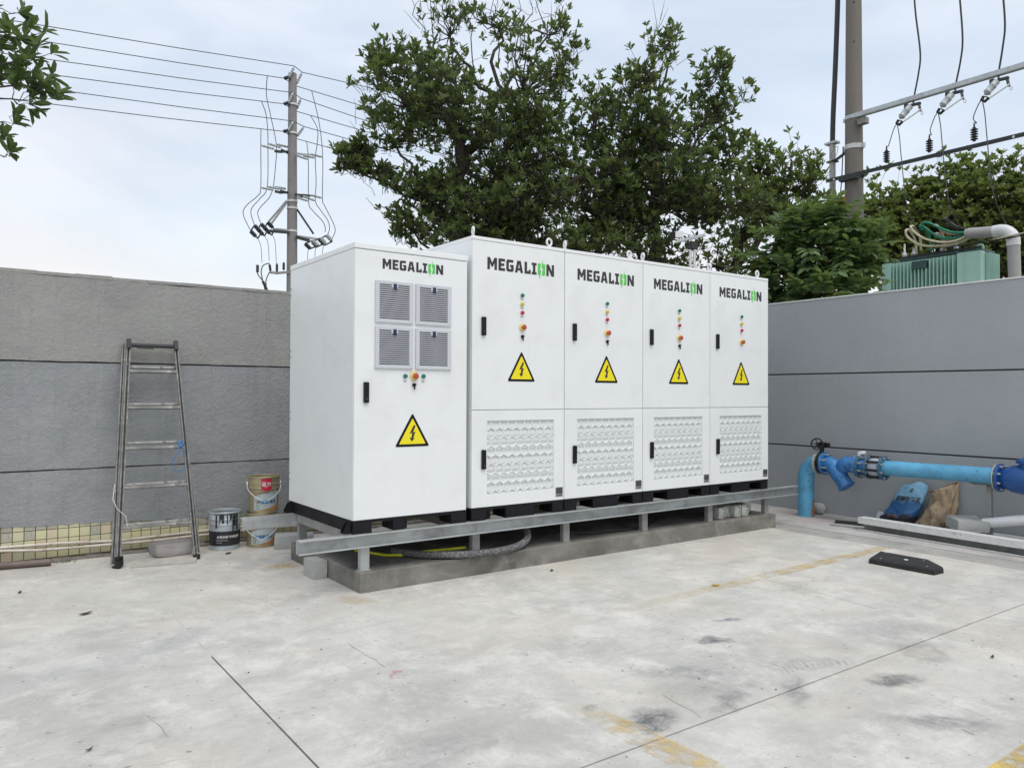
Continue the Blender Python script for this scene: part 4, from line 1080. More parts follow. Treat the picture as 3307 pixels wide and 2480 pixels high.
def rock(name, c, s, rotz, label, cat, m='stone', seed=0, amp=.12, cuts=4, rnd=.25):
    bm = bmesh.new(); bmesh.ops.create_cube(bm, size=1); bmesh.ops.subdivide_edges(bm, edges=bm.edges[:], cuts=cuts, use_grid_fill=True)
    R = Matrix.Rotation(rotz, 3, 'Z')
    for v in bm.verts:
        p = v.co.copy(); q = p.normalized() * .62; p = p.lerp(q, rnd)
        n_ = mnoise.noise(p * 3.1 + Vector((seed, 0, 0))) * amp + mnoise.noise(p * 8 + Vector((0, seed, 0))) * amp * .35
        p *= 1 + n_
        p = Vector((p.x * s[0], p.y * s[1], max(p.z, -.5) * s[2])); p = R @ p; v.co = p + Vector((c[0], c[1], c[2] + s[2] / 2))
    mb = MB().bm(bm); zmin = min(v[2] for v in mb.v); mb.v = [(x, y, z - zmin + c[2]) for x, y, z in mb.v]
    return tag(build(name, mb, m, smooth=38), label, cat)
rock('stone', (-.86, 2.19, .022), (.34, .20, .115), .12, 'rough grey stone lying at the foot of the ladder', 'stone', seed=3)
mb = MB(); rr = random.Random(4)
mb.prism([(-1.25, 1.90), (-1.14, 1.86), (-1.0, 1.83), (-.86, 1.81), (-.74, 1.80), (-.70, 1.93), (-.70, 2.33), (-.95, 2.36), (-1.02, 2.20), (-1.12, 2.12), (-1.22, 2.0)], lambda u, v, q: (u, v, .002 + q), .018)
tag(build('mortar_board', mb, 'board'), 'thin dusty board on the ground between the ladder feet', 'board')

# ------------------------------------------------------------------ paint pails
def pail(c, z, r, h, label, kind, seed, grp=None, yaw_=0.0, handle_up=True):
    p = thing('paint_pail', (c[0], c[1], z), label, 'paint pail', grp)
    rb = .93 * r
    prof = [(rb, 0), (rb * 1.01, .008), (rb, .016), (rb + (r - rb) * .55, h * .60), (r * .985, h * .66), (r * 1.01, h * .675), (r * .985, h * .69), (r * .985, h * .79), (r * 1.01, h * .805), (r * .985, h * .82), (r * .99, h * .95), (r * 1.025, h * .965), (r * 1.025, h - .004), (r * 1.0, h), (r * .965, h - .004), (r * .94, h * .5), (r * .92, .02)]
    build('drum', MB().lathe(prof, (c[0], c[1], z), n=40, cap1=True), 'pail_gold' if kind != 'black' else 'pail_silver', p, smooth=35)
    def rad(v): return (rb + (r - rb) * min(1, v / (h * .66))) if v < h * .66 else r * .985
    fa = math.atan2(-5.35 - c[1], -2.46 - c[0]) + yaw_
    def place(lift):
        def f(u, v):
            a = fa + u / r; q = rad(v) + lift
            return (c[0] + math.cos(a) * q, c[1] + math.sin(a) * q, z + v)
        return f
    def patch(name, u0, u1, v0, v1, m, lift=.0012, n=14, par=None, shape=None):
        mb = MB(); pl = place(lift); vs = []
        for i in range(n + 1):
            u = u0 + (u1 - u0) * i / n
            a, b = (v0, v1) if shape is None else shape((i / n))
            vs += [pl(u, a), pl(u, (a + b) / 2), pl(u, b)]
        fs = []
        for i in range(n): k = i * 3; fs += [(k, k + 3, k + 4, k + 1), (k + 1, k + 4, k + 5, k + 2)]
        mb.add(vs, fs); return build(name, mb, m, par or p)
    def words(name, s, size, u, v, m, lift=.0028, bold=0.0):
        mb = MB(); pl = place(lift); text_mb(mb, s, size, lambda a, b: pl(u + a, v + b), bold); o = build(name, mb, m, p); o['kind'] = 'stuff'; return o
    def disc(name, u, v, rr_, m, lift=.0026):
        pl = place(lift); mb = MB(); n = 16
        mb.add([pl(u + math.cos(2 * PI * k / n) * rr_, v + math.sin(2 * PI * k / n) * rr_) for k in range(n)], [tuple(range(n))]); return build(name, mb, m, p)
    if kind == 'black':
        patch('paint_band', -r * 3.13, r * 3.13, .045, h * .50, 'ink_black', n=40)
        words('lettering', '水性抗碱 封闭底漆', .027, .03, h * .33, 'ink_white', bold=.0006)
        words('small_print', 'WATERBORNE ALKALI', .0115, -.035, h * .26, 'ink_white'); words('small_print', 'NET 20kg', .0115, -.06, h * .20, 'ink_white')
        rg = random.Random(seed)
        for i in range(15):
            u = rg.uniform(-.6, .9) * r; w = rg.uniform(.003, .011); t = h * rg.uniform(.90, .955); b = h * rg.uniform(.48, .82)
            patch('paint_drip', u - w, u + w, b, t, 'ink_black', .003, 2)
        patch('paint_smear', -.75 * r, .8 * r, h * .93, h * .955, 'paint_wet', .0032, 14)
    else:
        patch('sky_print', -.75 * r, .95 * r, .03, h * .62, 'pail_blue', .0010, 18, None, lambda t: (.028 + .05 * t * t, h * (.60 - .16 * (1 - t) ** 2)))
        patch('swoosh', -.2 * r, 1.2 * r, 0, 0, 'ink_orange', .0020, 16, None, lambda t: (.022 + .02 * t, .026 + .11 * t * t * t + .012 * math.sin(t * 3)))
        words('lettering', '天丽耐候王', .038, .022, h * .27, 'ink_blue', bold=.0012)
        words('small_print', 'WEATHER RESISTANT · 外墙漆', .0125, .02, h * .54, 'ink_black')
        disc('badge', -.50 * r, h * .31, .017, 'pail_gold'); disc('badge', -.50 * r, h * .17, .017, 'ink_green')
        disc('badge_mark', -.50 * r, h * .17, .008, 'ink_white', .0034)
        if handle_up:
            patch('red_label', -.24 * r, .42 * r, h * .665, h * .955, 'ink_red', .0035, 12, None, lambda t: (h * (.665 - .06 * math.sin(t * PI)), h * .95))
            words('brand_lettering', '登力', .044, .09 * r, h * .755, 'ink_white', .005, .001); words('brand_lettering', 'PAINT', .012, .09 * r, h * .705, 'ink_white', .005)
    if handle_up or kind == 'low':
        P = []; da = 1.50
        for t in np.linspace(-1, 1, 15):
            a = fa + t * da; q = r * (1.05 + .12 * (1 - abs(t)) ** .5); P.append((c[0] + math.cos(a) * q, c[1] + math.sin(a) * q, z + h * (.80 if kind != 'low' else .72) - (h * .48) * (1 - abs(t)) ** .75))
        hd = build('wire_handle', MB().tube(P, .0035, 6), 'white_metal', p, smooth=60)
        for q in (P[0], P[-1]): build('handle_ear', MB().lathe([(.016, -.004), (.016, .006), (.008, .010)], q, (Vector(q) - Vector((c[0], c[1], q[2]))), 12), 'white_metal', hd)
    if kind == 'black':
        build('paint_residue', MB().lathe([(r * .93, 0), (.001, .0)], (c[0], c[1], z + h * .93), n=32, cap0=False, cap1=False), 'paint_wet', p)
    return p
pail((-.352, 2.315), .001, .146, .365, 'silver paint pail with a black band and dark paint drips, left of the gold ones', 'black', 5, None, .05, False)
pail((-.015, 2.27), .001, .146, .332, 'lower gold pail standing on the ground, half hidden by the steel channel', 'low', 2, 'gold paint pails', .05, False)
pail((.005, 2.262), .3345, .149, .350, 'upper gold pail with red label and wire handle, stacked on another', 'gold', 2, 'gold paint pails', .08, True)

# ------------------------------------------------------------------ loose blocks, hoses on the plinth
def brick(c, s, rotz, label, cat='block', m='block', name='cement_block', grp=None, seed=0, rnd=.06, amp=.04):
    o = rock(name, c, s, rotz, label, cat, m, seed, amp, 4, rnd)
    if grp: o['group'] = grp
    return o
brick((-.070, .71, .0), (.115, .21, .145), .03, 'small cement block against the left side of the plinth', seed=9)
brick((.22, 2.0, .0), (.36, .22, .125), -.35, 'cement block lying behind the plinth, near the gold pails', seed=10)
for i, (x, y, w, h, lab) in enumerate(((4.30, .20, .13, .128, 'plastic wrapped block leftmost of the four under the rail'), (4.415, .235, .10, .125, 'plastic wrapped block second from left, set back behind its neighbours'),
                                       (4.545, .185, .115, .132, 'plastic wrapped block third from left of the four'), (4.67, .18, .115, .135, 'plastic wrapped block rightmost of the four by the plinth end'))):
    brick((x, y, .152), (w, .20, h), random.uniform(-.08, .08), lab, 'wrapped block', 'wrap', 'wrapped_block', 'plastic wrapped blocks on the plinth', 20 + i, .34, .12)
brick((4.93, .42, .152), (.34, .20, .10), .1, 'flat pale block on the plinth behind the wrapped ones', seed=31)
mb = MB().tube([(.30, .75, .166), (.42, .42, .166), (.52, .335, .170), (.63, .31, .178), (.74, .285, .184), (.86, .25, .188), (.98, .212, .192), (1.06, .195, .193)], .0125, 8)
tag(build('hose', mb, 'hose_yellow', smooth=60), 'thin yellow hose lying on the plinth under the rail', 'hose')
def corrugated(P, r, m, label, name='conduit_hose'):
    # resample and pulse the radius
    P = [Vector(p) for p in P]; Q = []
    for i in range(len(P) - 1):
        p0, p1, p2, p3 = P[max(i - 1, 0)], P[i], P[i + 1], P[min(i + 2, len(P) - 1)]
        n = max(3, int((p2 - p1).length / .008))
        for k in range(n):
            t = k / n
            Q.append(.5 * ((2 * p1) + (p2 - p0) * t + (2 * p0 - 5 * p1 + 4 * p2 - p3) * t * t + (3 * p1 - p0 - 3 * p2 + p3) * t ** 3))
    Q.append(P[-1]); R = [r * (1 if k % 2 else .86) for k in range(len(Q))]
    return tag(build(name, MB().tube(Q, R, 10), m, smooth=50), label, 'hose')
corrugated([(.50, .45, .185), (.62, .20, .186), (.82, .035, .187), (1.02, -.012, .180), (1.22, -.022, .178), (1.42, .0, .186), (1.56, .045, .205), (1.67, .13, .245), (1.74, .3, .29), (1.78, .55, .24), (1.9, .8, .186)], .032, 'hose_grey', 'dusty grey corrugated hose curling over the plinth edge')
mb = MB().tube([(2.2, .5, .165), (2.5, .22, .165), (2.9, .16, .168), (3.3, .24, .165), (3.8, .5, .165)], .010, 6)
tag(build('cable', mb, 'cable_black', smooth=60), 'thin black cable in the shade on the plinth', 'cable')

# ------------------------------------------------------------------ stainless post behind the cabinets
px_, py_ = 5.99, 2.0
mp = thing('sensor_post', (px_, py_, 0), 'stainless double-tube post with crossbar behind the cabinets', 'post')
for d_ in (-.024, .024):
    build('tube', MB().lathe([(.022, 0), (.022, 3.56)], (px_ + d_ * .9, py_ - d_ * .8, 0), n=14), 'steel', mp, smooth=40)
build('clamp', MB().box(px_ - .06, px_ + .06, py_ - .05, py_ + .05, 3.562, 3.67, .004), 'dark_metal', mp)
build('crossbar', MB().bar((px_ - .17, py_ + .17, 3.672), (px_ + .11, py_ - .14, 3.762), .05, .035), 'galv', mp)
hd = build('camera_head', MB().obox((px_ - .13, py_ + .13, 3.775), (.7, -.7, 0), (.7, .7, 0), (0, 0, 1), .055, .04, .042), 'cup', mp)
build('camera_hood', MB().obox((px_ - .195, py_ + .195, 3.77), (.7, -.7, 0), (.7, .7, 0), (0, 0, 1), .036, .042, .045), 'black_plastic', hd)
build('camera_stalk', MB().tube([(px_ - .13, py_ + .13, 3.69), (px_ - .13, py_ + .13, 3.735)], .012, 8), 'galv', mp)
#--SECTION-OBJ2--
# ------------------------------------------------------------------ blue pipework along the right wall
PX = 6.12
pa = thing('pipe_assembly', (PX, -.8, 0), 'blue water pipework with valves running along the right wall', 'pipework')
def arc(c, r, a0, a1, n=10):      # in the y-z plane at x = PX
    return [(PX, c[0] + r * math.cos(a), c[1] + r * math.sin(a)) for a in np.linspace(a0, a1, n)]
ZA = .672
R0 = .098
el = [(PX, .285, 0), (PX, .285, .44)] + arc((.115, .50), .172, 0, PI / 2, 10)[1:]
el = [(PX, .285, 0), (PX, .285, .30), (PX, .285, .47)] + [(PX, .105 + .18 * math.cos(a), .47 + (ZA - .47) * math.sin(a)) for a in np.linspace(.15, PI / 2, 10)] + [(PX, .095, ZA)]
riser = build('riser_elbow', MB().tube(el, R0, 24), 'pipe_light', pa, smooth=50)
mb = MB()
for k in range(7):                # rust flank near the foot
    a0 = -1.9 + k * .12
    vs = [(PX + math.cos(a) * (R0 + .0015), .285 + math.sin(a) * (R0 + .0015), z) for a in (a0, a0 + .12) for z in (.005, .10 + .16 * math.exp(-((k - 3.5) / 2.2) ** 2) + random.uniform(-.02, .02))]
    mb.add(vs, [(0, 2, 3, 1)])
build('rust_patch', mb, 'rust', riser)
def flange(y, r, w, m='flange', nb=8, rb=None, blen=.05, name='flange', cap=True):
    f = build(name, MB().lathe([(r, 0), (r, w)], (PX, y, ZA), (0, -1, 0), 32), m, pa, smooth=35)
    rb = rb or r * .84
    bm_ = MB().lathe([(.011, 0), (.011, blen)], (0, 0, 0), (0, -1, 0), 6)
    me = bpy.data.meshes.new('bolt'); me.from_pydata(bm_.v, [], bm_.f); me.materials.append(M['bolt'])
    for k in range(nb):
        a = 2 * PI * (k + .5) / nb
        share('bolt', me, (PX + math.cos(a) * rb, y + (blen - w) / 2, ZA + math.sin(a) * rb), f)
    return f
flange(.118, .140, .022, 'flange_pale'); 
build('valve_wafer', MB().lathe([(.118, 0), (.128, .012), (.128, .046), (.118, .058)], (PX, .0955, ZA), (0, -1, 0), 32), 'iron_black', pa, smooth=35)
flange(.036, .138, .022, 'pipe_mid', blen=.16)
# butterfly valve gearbox and hand wheel
gb_ = build('valve_gearbox', MB().tube([(PX, .066, ZA + .12), (PX, .066, ZA + .20)], .026, 12).box(PX - .05, PX + .03, .015, .105, ZA + .185, ZA + .255, .01).box(PX - .02, PX + .02, -.035, .014, ZA + .20, ZA + .25, .006), 'iron_black', pa, smooth=40)
wh = MB(); wc = Vector((PX - .075, .085, ZA + .235)); wa = Vector((-.86, -.5, .05)).normalized(); e1 = wa.orthogonal().normalized(); e2 = wa.cross(e1)
wh.tube([wc + (e1 * math.cos(t) + e2 * math.sin(t)) * .066 for t in np.linspace(0, 2 * PI, 25)[:-1]], .0085, 8, False, True)
for k in range(5):
    t = 2 * PI * k / 5; wh.bar(wc, wc + (e1 * math.cos(t) + e2 * math.sin(t)) * .062, .011, .007, wa)
wh.tube([wc - wa * .05, wc + wa * .012], .014, 10)
build('hand_wheel', wh, 'iron_black', pa, smooth=50)
# Y-strainer: body slopes down to its cap, outlet climbs back to the axis
sb = [(PX, .012, ZA), (PX, -.03, ZA + .002), (PX, -.075, ZA - .02), (PX, -.13, ZA - .085), (PX, -.205, ZA - .185), (PX, -.25, ZA - .245)]
strn = build('strainer_body', MB().tube(sb, [.088, .092, .100, .098, .090, .088], 22), 'pipe_mid', pa, smooth=50)
d_ = (Vector(sb[-1]) - Vector(sb[-2])).normalized()
build('strainer_cap', MB().lathe([(.090, 0), (.104, .004), (.104, .022), (.085, .030)], Vector(sb[-1]) - d_ * .006, d_, 28), 'pipe_mid', strn, smooth=35)
out = [(PX, -.145, ZA - .10), (PX, -.20, ZA - .03), (PX, -.26, ZA + .012), (PX, -.33, ZA + .010), (PX, -.40, ZA)]
build('strainer_outlet', MB().tube(out, [.070, .088, .096, .092, .088], 22), 'pipe_mid', strn, smooth=50)
flange(-.395, .130, .024, 'pipe_mid'); flange(-.423, .134, .024, 'flange', blen=.12)
build('spool', MB().lathe([(.088, 0), (.088, .085)], (PX, -.447, ZA), (0, -1, 0), 24), 'pipe_mid', pa, smooth=40)
# restrained coupling: grey sleeve between two flanges with long tie bolts
flange(-.532, .138, .024, 'flange', 8, .125, .05)
build('coupling_sleeve', MB().lathe([(.098, 0), (.112, .02), (.117, .07), (.112, .125), (.098, .145)], (PX, -.556, ZA), (0, -1, 0), 28), 'rubber_grey', pa, smooth=50)
tb = MB().box(-.012, .012, -.147, 0, -.010, .010, .003)
me = bpy.data.meshes.new('tie_bar'); me.from_pydata(tb.v, [], tb.f); me.materials.append(M['iron_black'])
for k in range(8):
    a = 2 * PI * (k + .25) / 8; share('tie_bar', me, (PX + math.cos(a) * .124, -.556, ZA + math.sin(a) * .124), pa, (0, PI / 2 - a, 0))
flange(-.702, .137, .024, 'flange', 8, .120, .07)
build('vent_nozzle', MB().tube([(PX - .03, -.43, ZA + .12), (PX - .04, -.44, ZA + .155), (PX - .02, -.50, ZA + .165)], .022, 12), 'cup', pa, smooth=50)
build('straight_pipe', MB().lathe([(.084, 0), (.084, 1.165)], (PX, -.726, ZA + .004), (0, -1, .008), 28), 'pipe_light', pa, smooth=40)
flange(-1.885, .140, .010, 'flange_pale', 8, .118, .03); flange(-1.907, .142, .026, 'pipe_dark', 8, .122, .08)
vb = build('gate_valve', MB().lathe([(.088, 0), (.10, .03), (.135, .10), (.15, .22), (.15, .36), (.12, .46), (.10, .5)], (PX, -1.934, ZA), (0, -1, 0), 28), 'pipe_dark', pa, smooth=50)
build('bonnet', MB().lathe([(.10, 0), (.10, .05), (.125, .052), (.125, .085), (.07, .10), (.03, .14), (.02, .28)], (PX, -2.19, ZA + .11), (0, 0, 1), 24), 'pipe_dark', vb, smooth=40)
build('stay', MB().box(PX - .03, PX + .10, -1.80, -1.62, ZA - .105, ZA - .085).box(PX + .10, PX + .15, -1.79, -1.74, -.001, ZA - .086), 'galv_dull', pa)
build('stay', MB().box(PX - .03, PX + .05, -2.60, -2.50, -.001, ZA - .14), 'galv_dull', pa)
build('pipe_run', MB().lathe([(.084, 0), (.084, 3)], (PX, -2.434, ZA), (0, -1, 0), 20), 'pipe_light', pa, smooth=40)

# grey pipe fitting on the ground
fx, fy = 6.39, .25
mb = MB().lathe([(.055, 0), (.062, .004), (.062, .055), (.070, .060), (.074, .085), (.066, .125), (.040, .150), (.012, .158)], (fx - .02, fy + .10, .074), (.12, -1, 0), 22, False, True)
mb.lathe([(.062, 0), (.052, .002), (.050, .06), (.0505, .10)], (fx - .02, fy + .10, .074), (.12, -1, 0), 22, False, True)
tag(build('pipe_fitting', mb, 'block', smooth=40), 'short grey pipe end cap lying beside the blue riser', 'pipe fitting')

# sacks
def sack(base, top, w0, w1, dp, m, seed, label, lean, crease=.03,  fold=None, name='cement_sack', n=44, mrows=48, vf=1.0, low=False):
    """soft bag: closed rings from floor to mouth, slumped and wrinkled; returns object and front(u, v)"""
    b, t = Vector(base), Vector(top); wdir = Vector((-.08, -1, 0)).normalized(); fd = Vector((-1, .08, 0))
    def pt(a, v):
        c = b.lerp(t, v); bul = math.sin(PI * min(1, v * .9 + .10)) ** .6
        w = (w0 + (w1 - w0) * v) * (.90 + .10 * bul) ; d = dp * (1.0 - v) ** .55 * .9 + dp * .12
        ca, sa = math.cos(a), math.sin(a)
        k = (abs(ca) ** 2.6 + abs(sa) ** 2.6) ** (-1 / 2.6)
        p = c + wdir * (ca * k * w / 2) + fd * (sa * k * d / 2)
        q = Vector((ca * 1.4 + seed, sa * 1.4, v * 3.2 * vf))
        wr = mnoise.noise(q * 1.1) * 1.5 - abs(mnoise.noise(Vector((q.x * 1.2 + v * 2 * vf, q.y * 1.8, q.z * 2.0)))) * 2.0 - abs(mnoise.noise(Vector((q.x * 2.6 - v * 3 * vf, q.y * 2.9, q.z * 3.4)))) * 1.0 + mnoise.noise(q * 5) * .25
        if low: wr *= 1.7 * max(.18, 1 - v * 1.5); p += wdir * (-.10 * max(0, .45 - v) * (1 - ca)) + fd * (.05 * max(0, sa) * math.sin(PI * min(1, v * 2.0)))
        p += (wdir * ca * .5 + fd * sa) * wr * crease * (1.25 - .55 * v)
        if fold: p = fold(p, a, v)
        p.z = max(p.z, .004)
        return p
    vs = [pt(2 * PI * k / n, i / mrows) for i in range(mrows + 1) for k in range(n)]
    fs = [(i * n + k, i * n + (k + 1) % n, (i + 1) * n + (k + 1) % n, (i + 1) * n + k) for i in range(mrows) for k in range(n)]
    fs += [tuple(range(n - 1, -1, -1)), tuple(mrows * n + k for k in range(n))]
    o = build(name, MB().add(vs, fs), m, smooth=75)
    return tag(o, label, 'sack'), pt
def blue_sack_mat():
    t = NT('printed_blue_sack'); sp = t.n('ShaderNodeSeparateXYZ'); t.l(t.co, sp.inputs[0])
    z = t.math('ADD', sp.outputs['Z'], t.rng(t.noise(9, 4), .3, .7, -.04, .04))
    c = t.mix(t.rng(z, .27, .31), (.020, .10, .25), (.17, .36, .52))
    c = t.mix(t.rng(z, .13, .16), (.018, .016, .035), c)
    c = t.mix(t.rng(t.noise(14, 5, .7, stretch=(1, 1, 2.5)), .60, .72, 0, .45), c, (.22, .40, .52))
    t.set(c, .42, 0, .5); t.bump(t.noise(26, 5, .7), .5, .012); return t.m
M['blue_sack'] = blue_sack_mat()
def blue_fold(p, a, v):         # slack, uneven mouth
    if v > .75:
        t = (v - .75) / .25; ca = math.cos(a); p.z += (-.05 * t * max(0, -ca) - .035 * t * max(0, ca - .2) + .012 * math.sin(ca * 5)) ; p += Vector((.03 * t * math.sin(ca * 4), 0, 0))
    return p
bs, bpt = sack((6.31, -.775, 0), (6.40, -.935, .515), .38, .33, .25, 'blue_sack', 2.3, 'blue printed plastic sack slumped against the right wall', 0, .030, blue_fold, low=True)
tx = MB()
def on_bag(u, v): 
    a = math.acos(max(-1, min(1, u))) ; p = bpt(a, v); return p + Vector((-.010, 0, .001))
# printed characters follow the cloth
def bag_text(s, size, v, bold):
    text_mb(tx, s, size, lambda a, b: on_bag(.12 + a / .185, v + b / .52), bold)
bag_text('石膏砂浆王', .056, .60, .0022); bag_text('环', .050, .78, .001)
tag(build('lettering', tx, 'ink_black', bs), kind='stuff')
dots = MB()
for r_ in range(2):
    for k in range(7): text_mb(dots, '•', .034, lambda a, b, k=k, r_=r_: on_bag(-.25 + k * .085 + a / .185, .215 + r_ * .04 + b / .52), .0)
tag(build('lettering', dots, 'ink_orange', bs), kind='stuff')
def tan_fold(p, a, v):          # the mouth droops towards the yard and to the left
    if v > .70:
        t = (v - .70) / .30; ca = math.cos(a)
        p += Vector((-.06 * t * (1 - ca) * .5, .05 * t * (1 - ca), -.16 * t * t * (1 - ca) * .5))
    return p
sack((6.35, -1.135, 0), (6.44, -1.275, .565), .40, .25, .30, 'tan_sack', 7.7, 'tan woven sack with a folded top, right of the blue one', 0, .060, tan_fold, vf=.42)
mb = MB().lathe([(.028, 0), (.030, .002), (.046, .120), (.048, .123), (.045, .121), (.028, .01)], (6.25, -.555, .024), (.05, -.42, .9), 24, True, False)
mb2 = mb
tag(build('paper_cup', mb2, 'cup', smooth=40), 'white paper cup tilted beside the blue sack', 'cup')

# galvanised profiles on the ground
def cpurlin(a, b, h, wd, lip, label, m='galv_dull', lipm='galv_bright', name='steel_channel', z0=.0):
    a, b = Vector(a), Vector(b); d = (b - a).normalized(); s_ = Vector((-d.y, d.x, 0))       # s_: away from the yard
    if s_.x < 0: s_ = -s_
    mid = (a + b) / 2; L = (b - a).length / 2; t = .005
    o = thing(name, (mid.x, mid.y, z0), label, 'steel channel')
    def bx(y0, y1, z0_, z1_): return MB().obox(mid + s_ * (y0 + y1) / 2 + Vector((0, 0, z0 + (z0_ + z1_) / 2)), d, s_, (0, 0, 1), L, (y1 - y0) / 2, (z1_ - z0_) / 2)
    build('web', bx(wd - t, wd, t, h - t), m, o); build('flange', bx(0, wd, 0, t), m, o); build('flange', bx(0, wd, h - t, h), lipm, o)
    build('lip', bx(0, t * .8, h - t - lip, h - t - .0005), lipm, o); build('lip', bx(0, t * .8, t + .0005, t + .012), lipm, o)
    return o
cpurlin((5.695, -.64, 0), (5.55, -3.0, 0), .145, .12, .062, 'long galvanised channel lying on the ground in front of the sacks')
cpurlin((6.12, -1.52, 0), (6.08, -3.2, 0), .052, .36, .006, 'wide flat galvanised channel lying behind, under the cement slab')
mb = MB().bar((5.72, -.28, .006), (5.83, -.72, .006), .05, .010).bar((5.95, -.20, .012), (6.03, -.56, .016), .012, .022)
tag(build('flat_bar', MB().bar((5.745, -.27, .006), (5.83, -.72, .006), .05, .010), 'galv_dull'), 'flat grey steel bar lying at the end of the long channel', 'steel bar')
tag(build('angle_bar', MB().bar((5.92, -.22, .005), (6.04, -.58, .005), .05, .008).bar((5.945, -.215, .022), (6.065, -.575, .022), .006, .026), 'dark_metal'), 'short dark angle bar beside the flat grey bar', 'steel bar')
brick((6.13, -1.59, .105), (.42, .29, .115), .72, 'thick grey cement slab resting on steel offcuts by the white pipe', 'cement slab', seed=41)
of = thing('folded_offcut', (5.98, -1.55, .053), 'bent galvanised offcut wedged under the cement slab', 'steel offcut')
build('plate', MB().obox((6.0, -1.56, .075), (.75, -.66, 0), (.66, .75, .1), (0, -.1, 1), .17, .11, .004).obox((5.93, -1.63, .085), (.75, -.66, 0), (0, 0, 1), (.66, .75, 0), .16, .032, .003), 'galv', of)
build('plate', MB().obox((6.24, -1.58, .079), (.75, -.66, 0), (.66, .75, 0), (0, 0, 1), .10, .10, .025), 'galv_dull', of)
pv = MB().tube([(6.14, -1.755, .187), (6.12, -2.2, .292), (6.08, -3.0, .482)], .052, 24, False)
pv.tube([(6.14, -1.757, .187), (6.12, -2.2, .292), (6.08, -3.0, .482)], .047, 24, False)
tag(build('pvc_pipe', pv, 'pvc_white', smooth=40), 'white plastic pipe lying beside the cement slab at the right edge', 'pipe')
brick((6.08, -2.93, .052), (.4, .25, .19), .1, 'cement block outside the frame propping up the white pipe', seed=44)
brick((6.08, -2.93, .242), (.36, .22, .155), .2, 'second cement block propping up the white pipe, atop the other', seed=45)

# rubber wheel stop
ws = thing('wheel_stop', (4.25, -1.95, 0), 'black rubber wheel stop lying on the concrete, one end cut to a point', 'wheel stop')
BOT = [(4.17, -1.63), (4.175, -2.20), (4.335, -2.19), (4.52, -1.97), (4.54, -1.58)]
BOT = [(4.165, -1.625), (4.170, -2.19), (4.33, -2.195), (4.545, -1.97), (4.55, -1.52)]
cx_, cy_ = 4.34, -1.87; h = .05
TOP = [(cx_ + (x - cx_) * .93, cy_ + (y - cy_) * .96) for x, y in BOT]
mb = MB(); n = 5
MID = [(cx_ + (x - cx_) * .985, cy_ + (y - cy_) * .99) for x, y in BOT]
mb.add([(x, y, 0) for x, y in BOT] + [(x, y, h * .75) for x, y in MID] + [(x, y, h) for x, y in TOP], [tuple(range(n))[::-1], tuple(range(2 * n, 3 * n))] + [(i, (i + 1) % n, n + (i + 1) % n, n + i) for i in range(n)] + [(n + i, n + (i + 1) % n, 2 * n + (i + 1) % n, 2 * n + i) for i in range(n)])
body = build('rubber_body', mb, 'rubber', ws)
for (x, y) in ((4.36, -1.86), (4.23, -1.70), (4.50, -1.60), (4.45, -1.97), (4.24, -2.10)):
    build('reflector' if (x, y) == (4.36, -1.86) else 'fixing_hole', MB().lathe([(.018 if x == 4.36 else .009, 0), (.016 if x == 4.36 else .008, .0025)], (x, y, h + .0003), n=12), 'white_spot' if x == 4.36 else 'galv_dull', ws)
# litter
def leaf_litter(x, y, a, L, W, m, label, z=.004):
    mb = MB(); n = 7; vs = []
    for i in range(n):
        t = i / (n - 1); w = W * math.sin(PI * t) ** .7; c, s_ = math.cos(a), math.sin(a); u = (t - .5) * L; cz = z + .012 * (2 * t - 1) ** 2
        vs += [(x + u * c - w * s_, y + u * s_ + w * c, cz + w * .35), (x + u * c, y + u * s_, cz), (x + u * c + w * s_, y + u * s_ - w * c, cz + w * .35)]
    fs = []
    for i in range(n - 1):
        k = i * 3; fs += [(k, k + 1, k + 4, k + 3), (k + 1, k + 2, k + 5, k + 4)]
    mb.add(vs, fs); return tag(build('fallen_leaf', mb, m, fixn=False), label, 'leaf', 'fallen leaves on the concrete')
leaf_litter(-1.745, .555, .35, .10, .018, 'leaf_dead', 'long dark dead leaf on the concrete in front of the ladder')
leaf_litter(-2.07, 1.46, 1.2, .045, .013, 'leaf_dead', 'curled dark dead leaf near the left edge of the concrete')
leaf_litter(2.385, -1.375, 2.7, .08, .018, 'leaf_yellow', 'yellow dead leaf on the faded yellow line')
leaf_litter(1.64, -.25, .9, .045, .014, 'leaf_dead', 'small black dead leaf in front of the plinth')
leaf_litter(2.364, -3.375, .2, .04, .009, 'leaf_dead', 'tiny dark dead leaf at the right of the concrete')
leaf_litter(-2.0, -1.695, .3, .035, .008, 'leaf_dead', 'tiny dark dead leaf at the lower left of the concrete')
leaf_litter(-.40, 2.02, .5, .08, .02, 'leaf_dead', 'black dead leaf on the ground left of the silver pail')
pb = MB()
for i in range(26):
    x, y = random.uniform(-2.4, 4.8), random.uniform(-3.8, 2.2)
    if 0 - .02 < x < 5.12 and -.02 < y < 1.5: continue
    r_ = random.uniform(.002, .005); pb.obox((x, y, r_ * .5), (1, random.uniform(-1, 1), 0), (-random.uniform(-1, 1), 1, 0), (0, 0, 1), r_, r_ * .8, r_ * .5)
tag(build('grit', pb, 'leaf_dead'), kind='stuff')
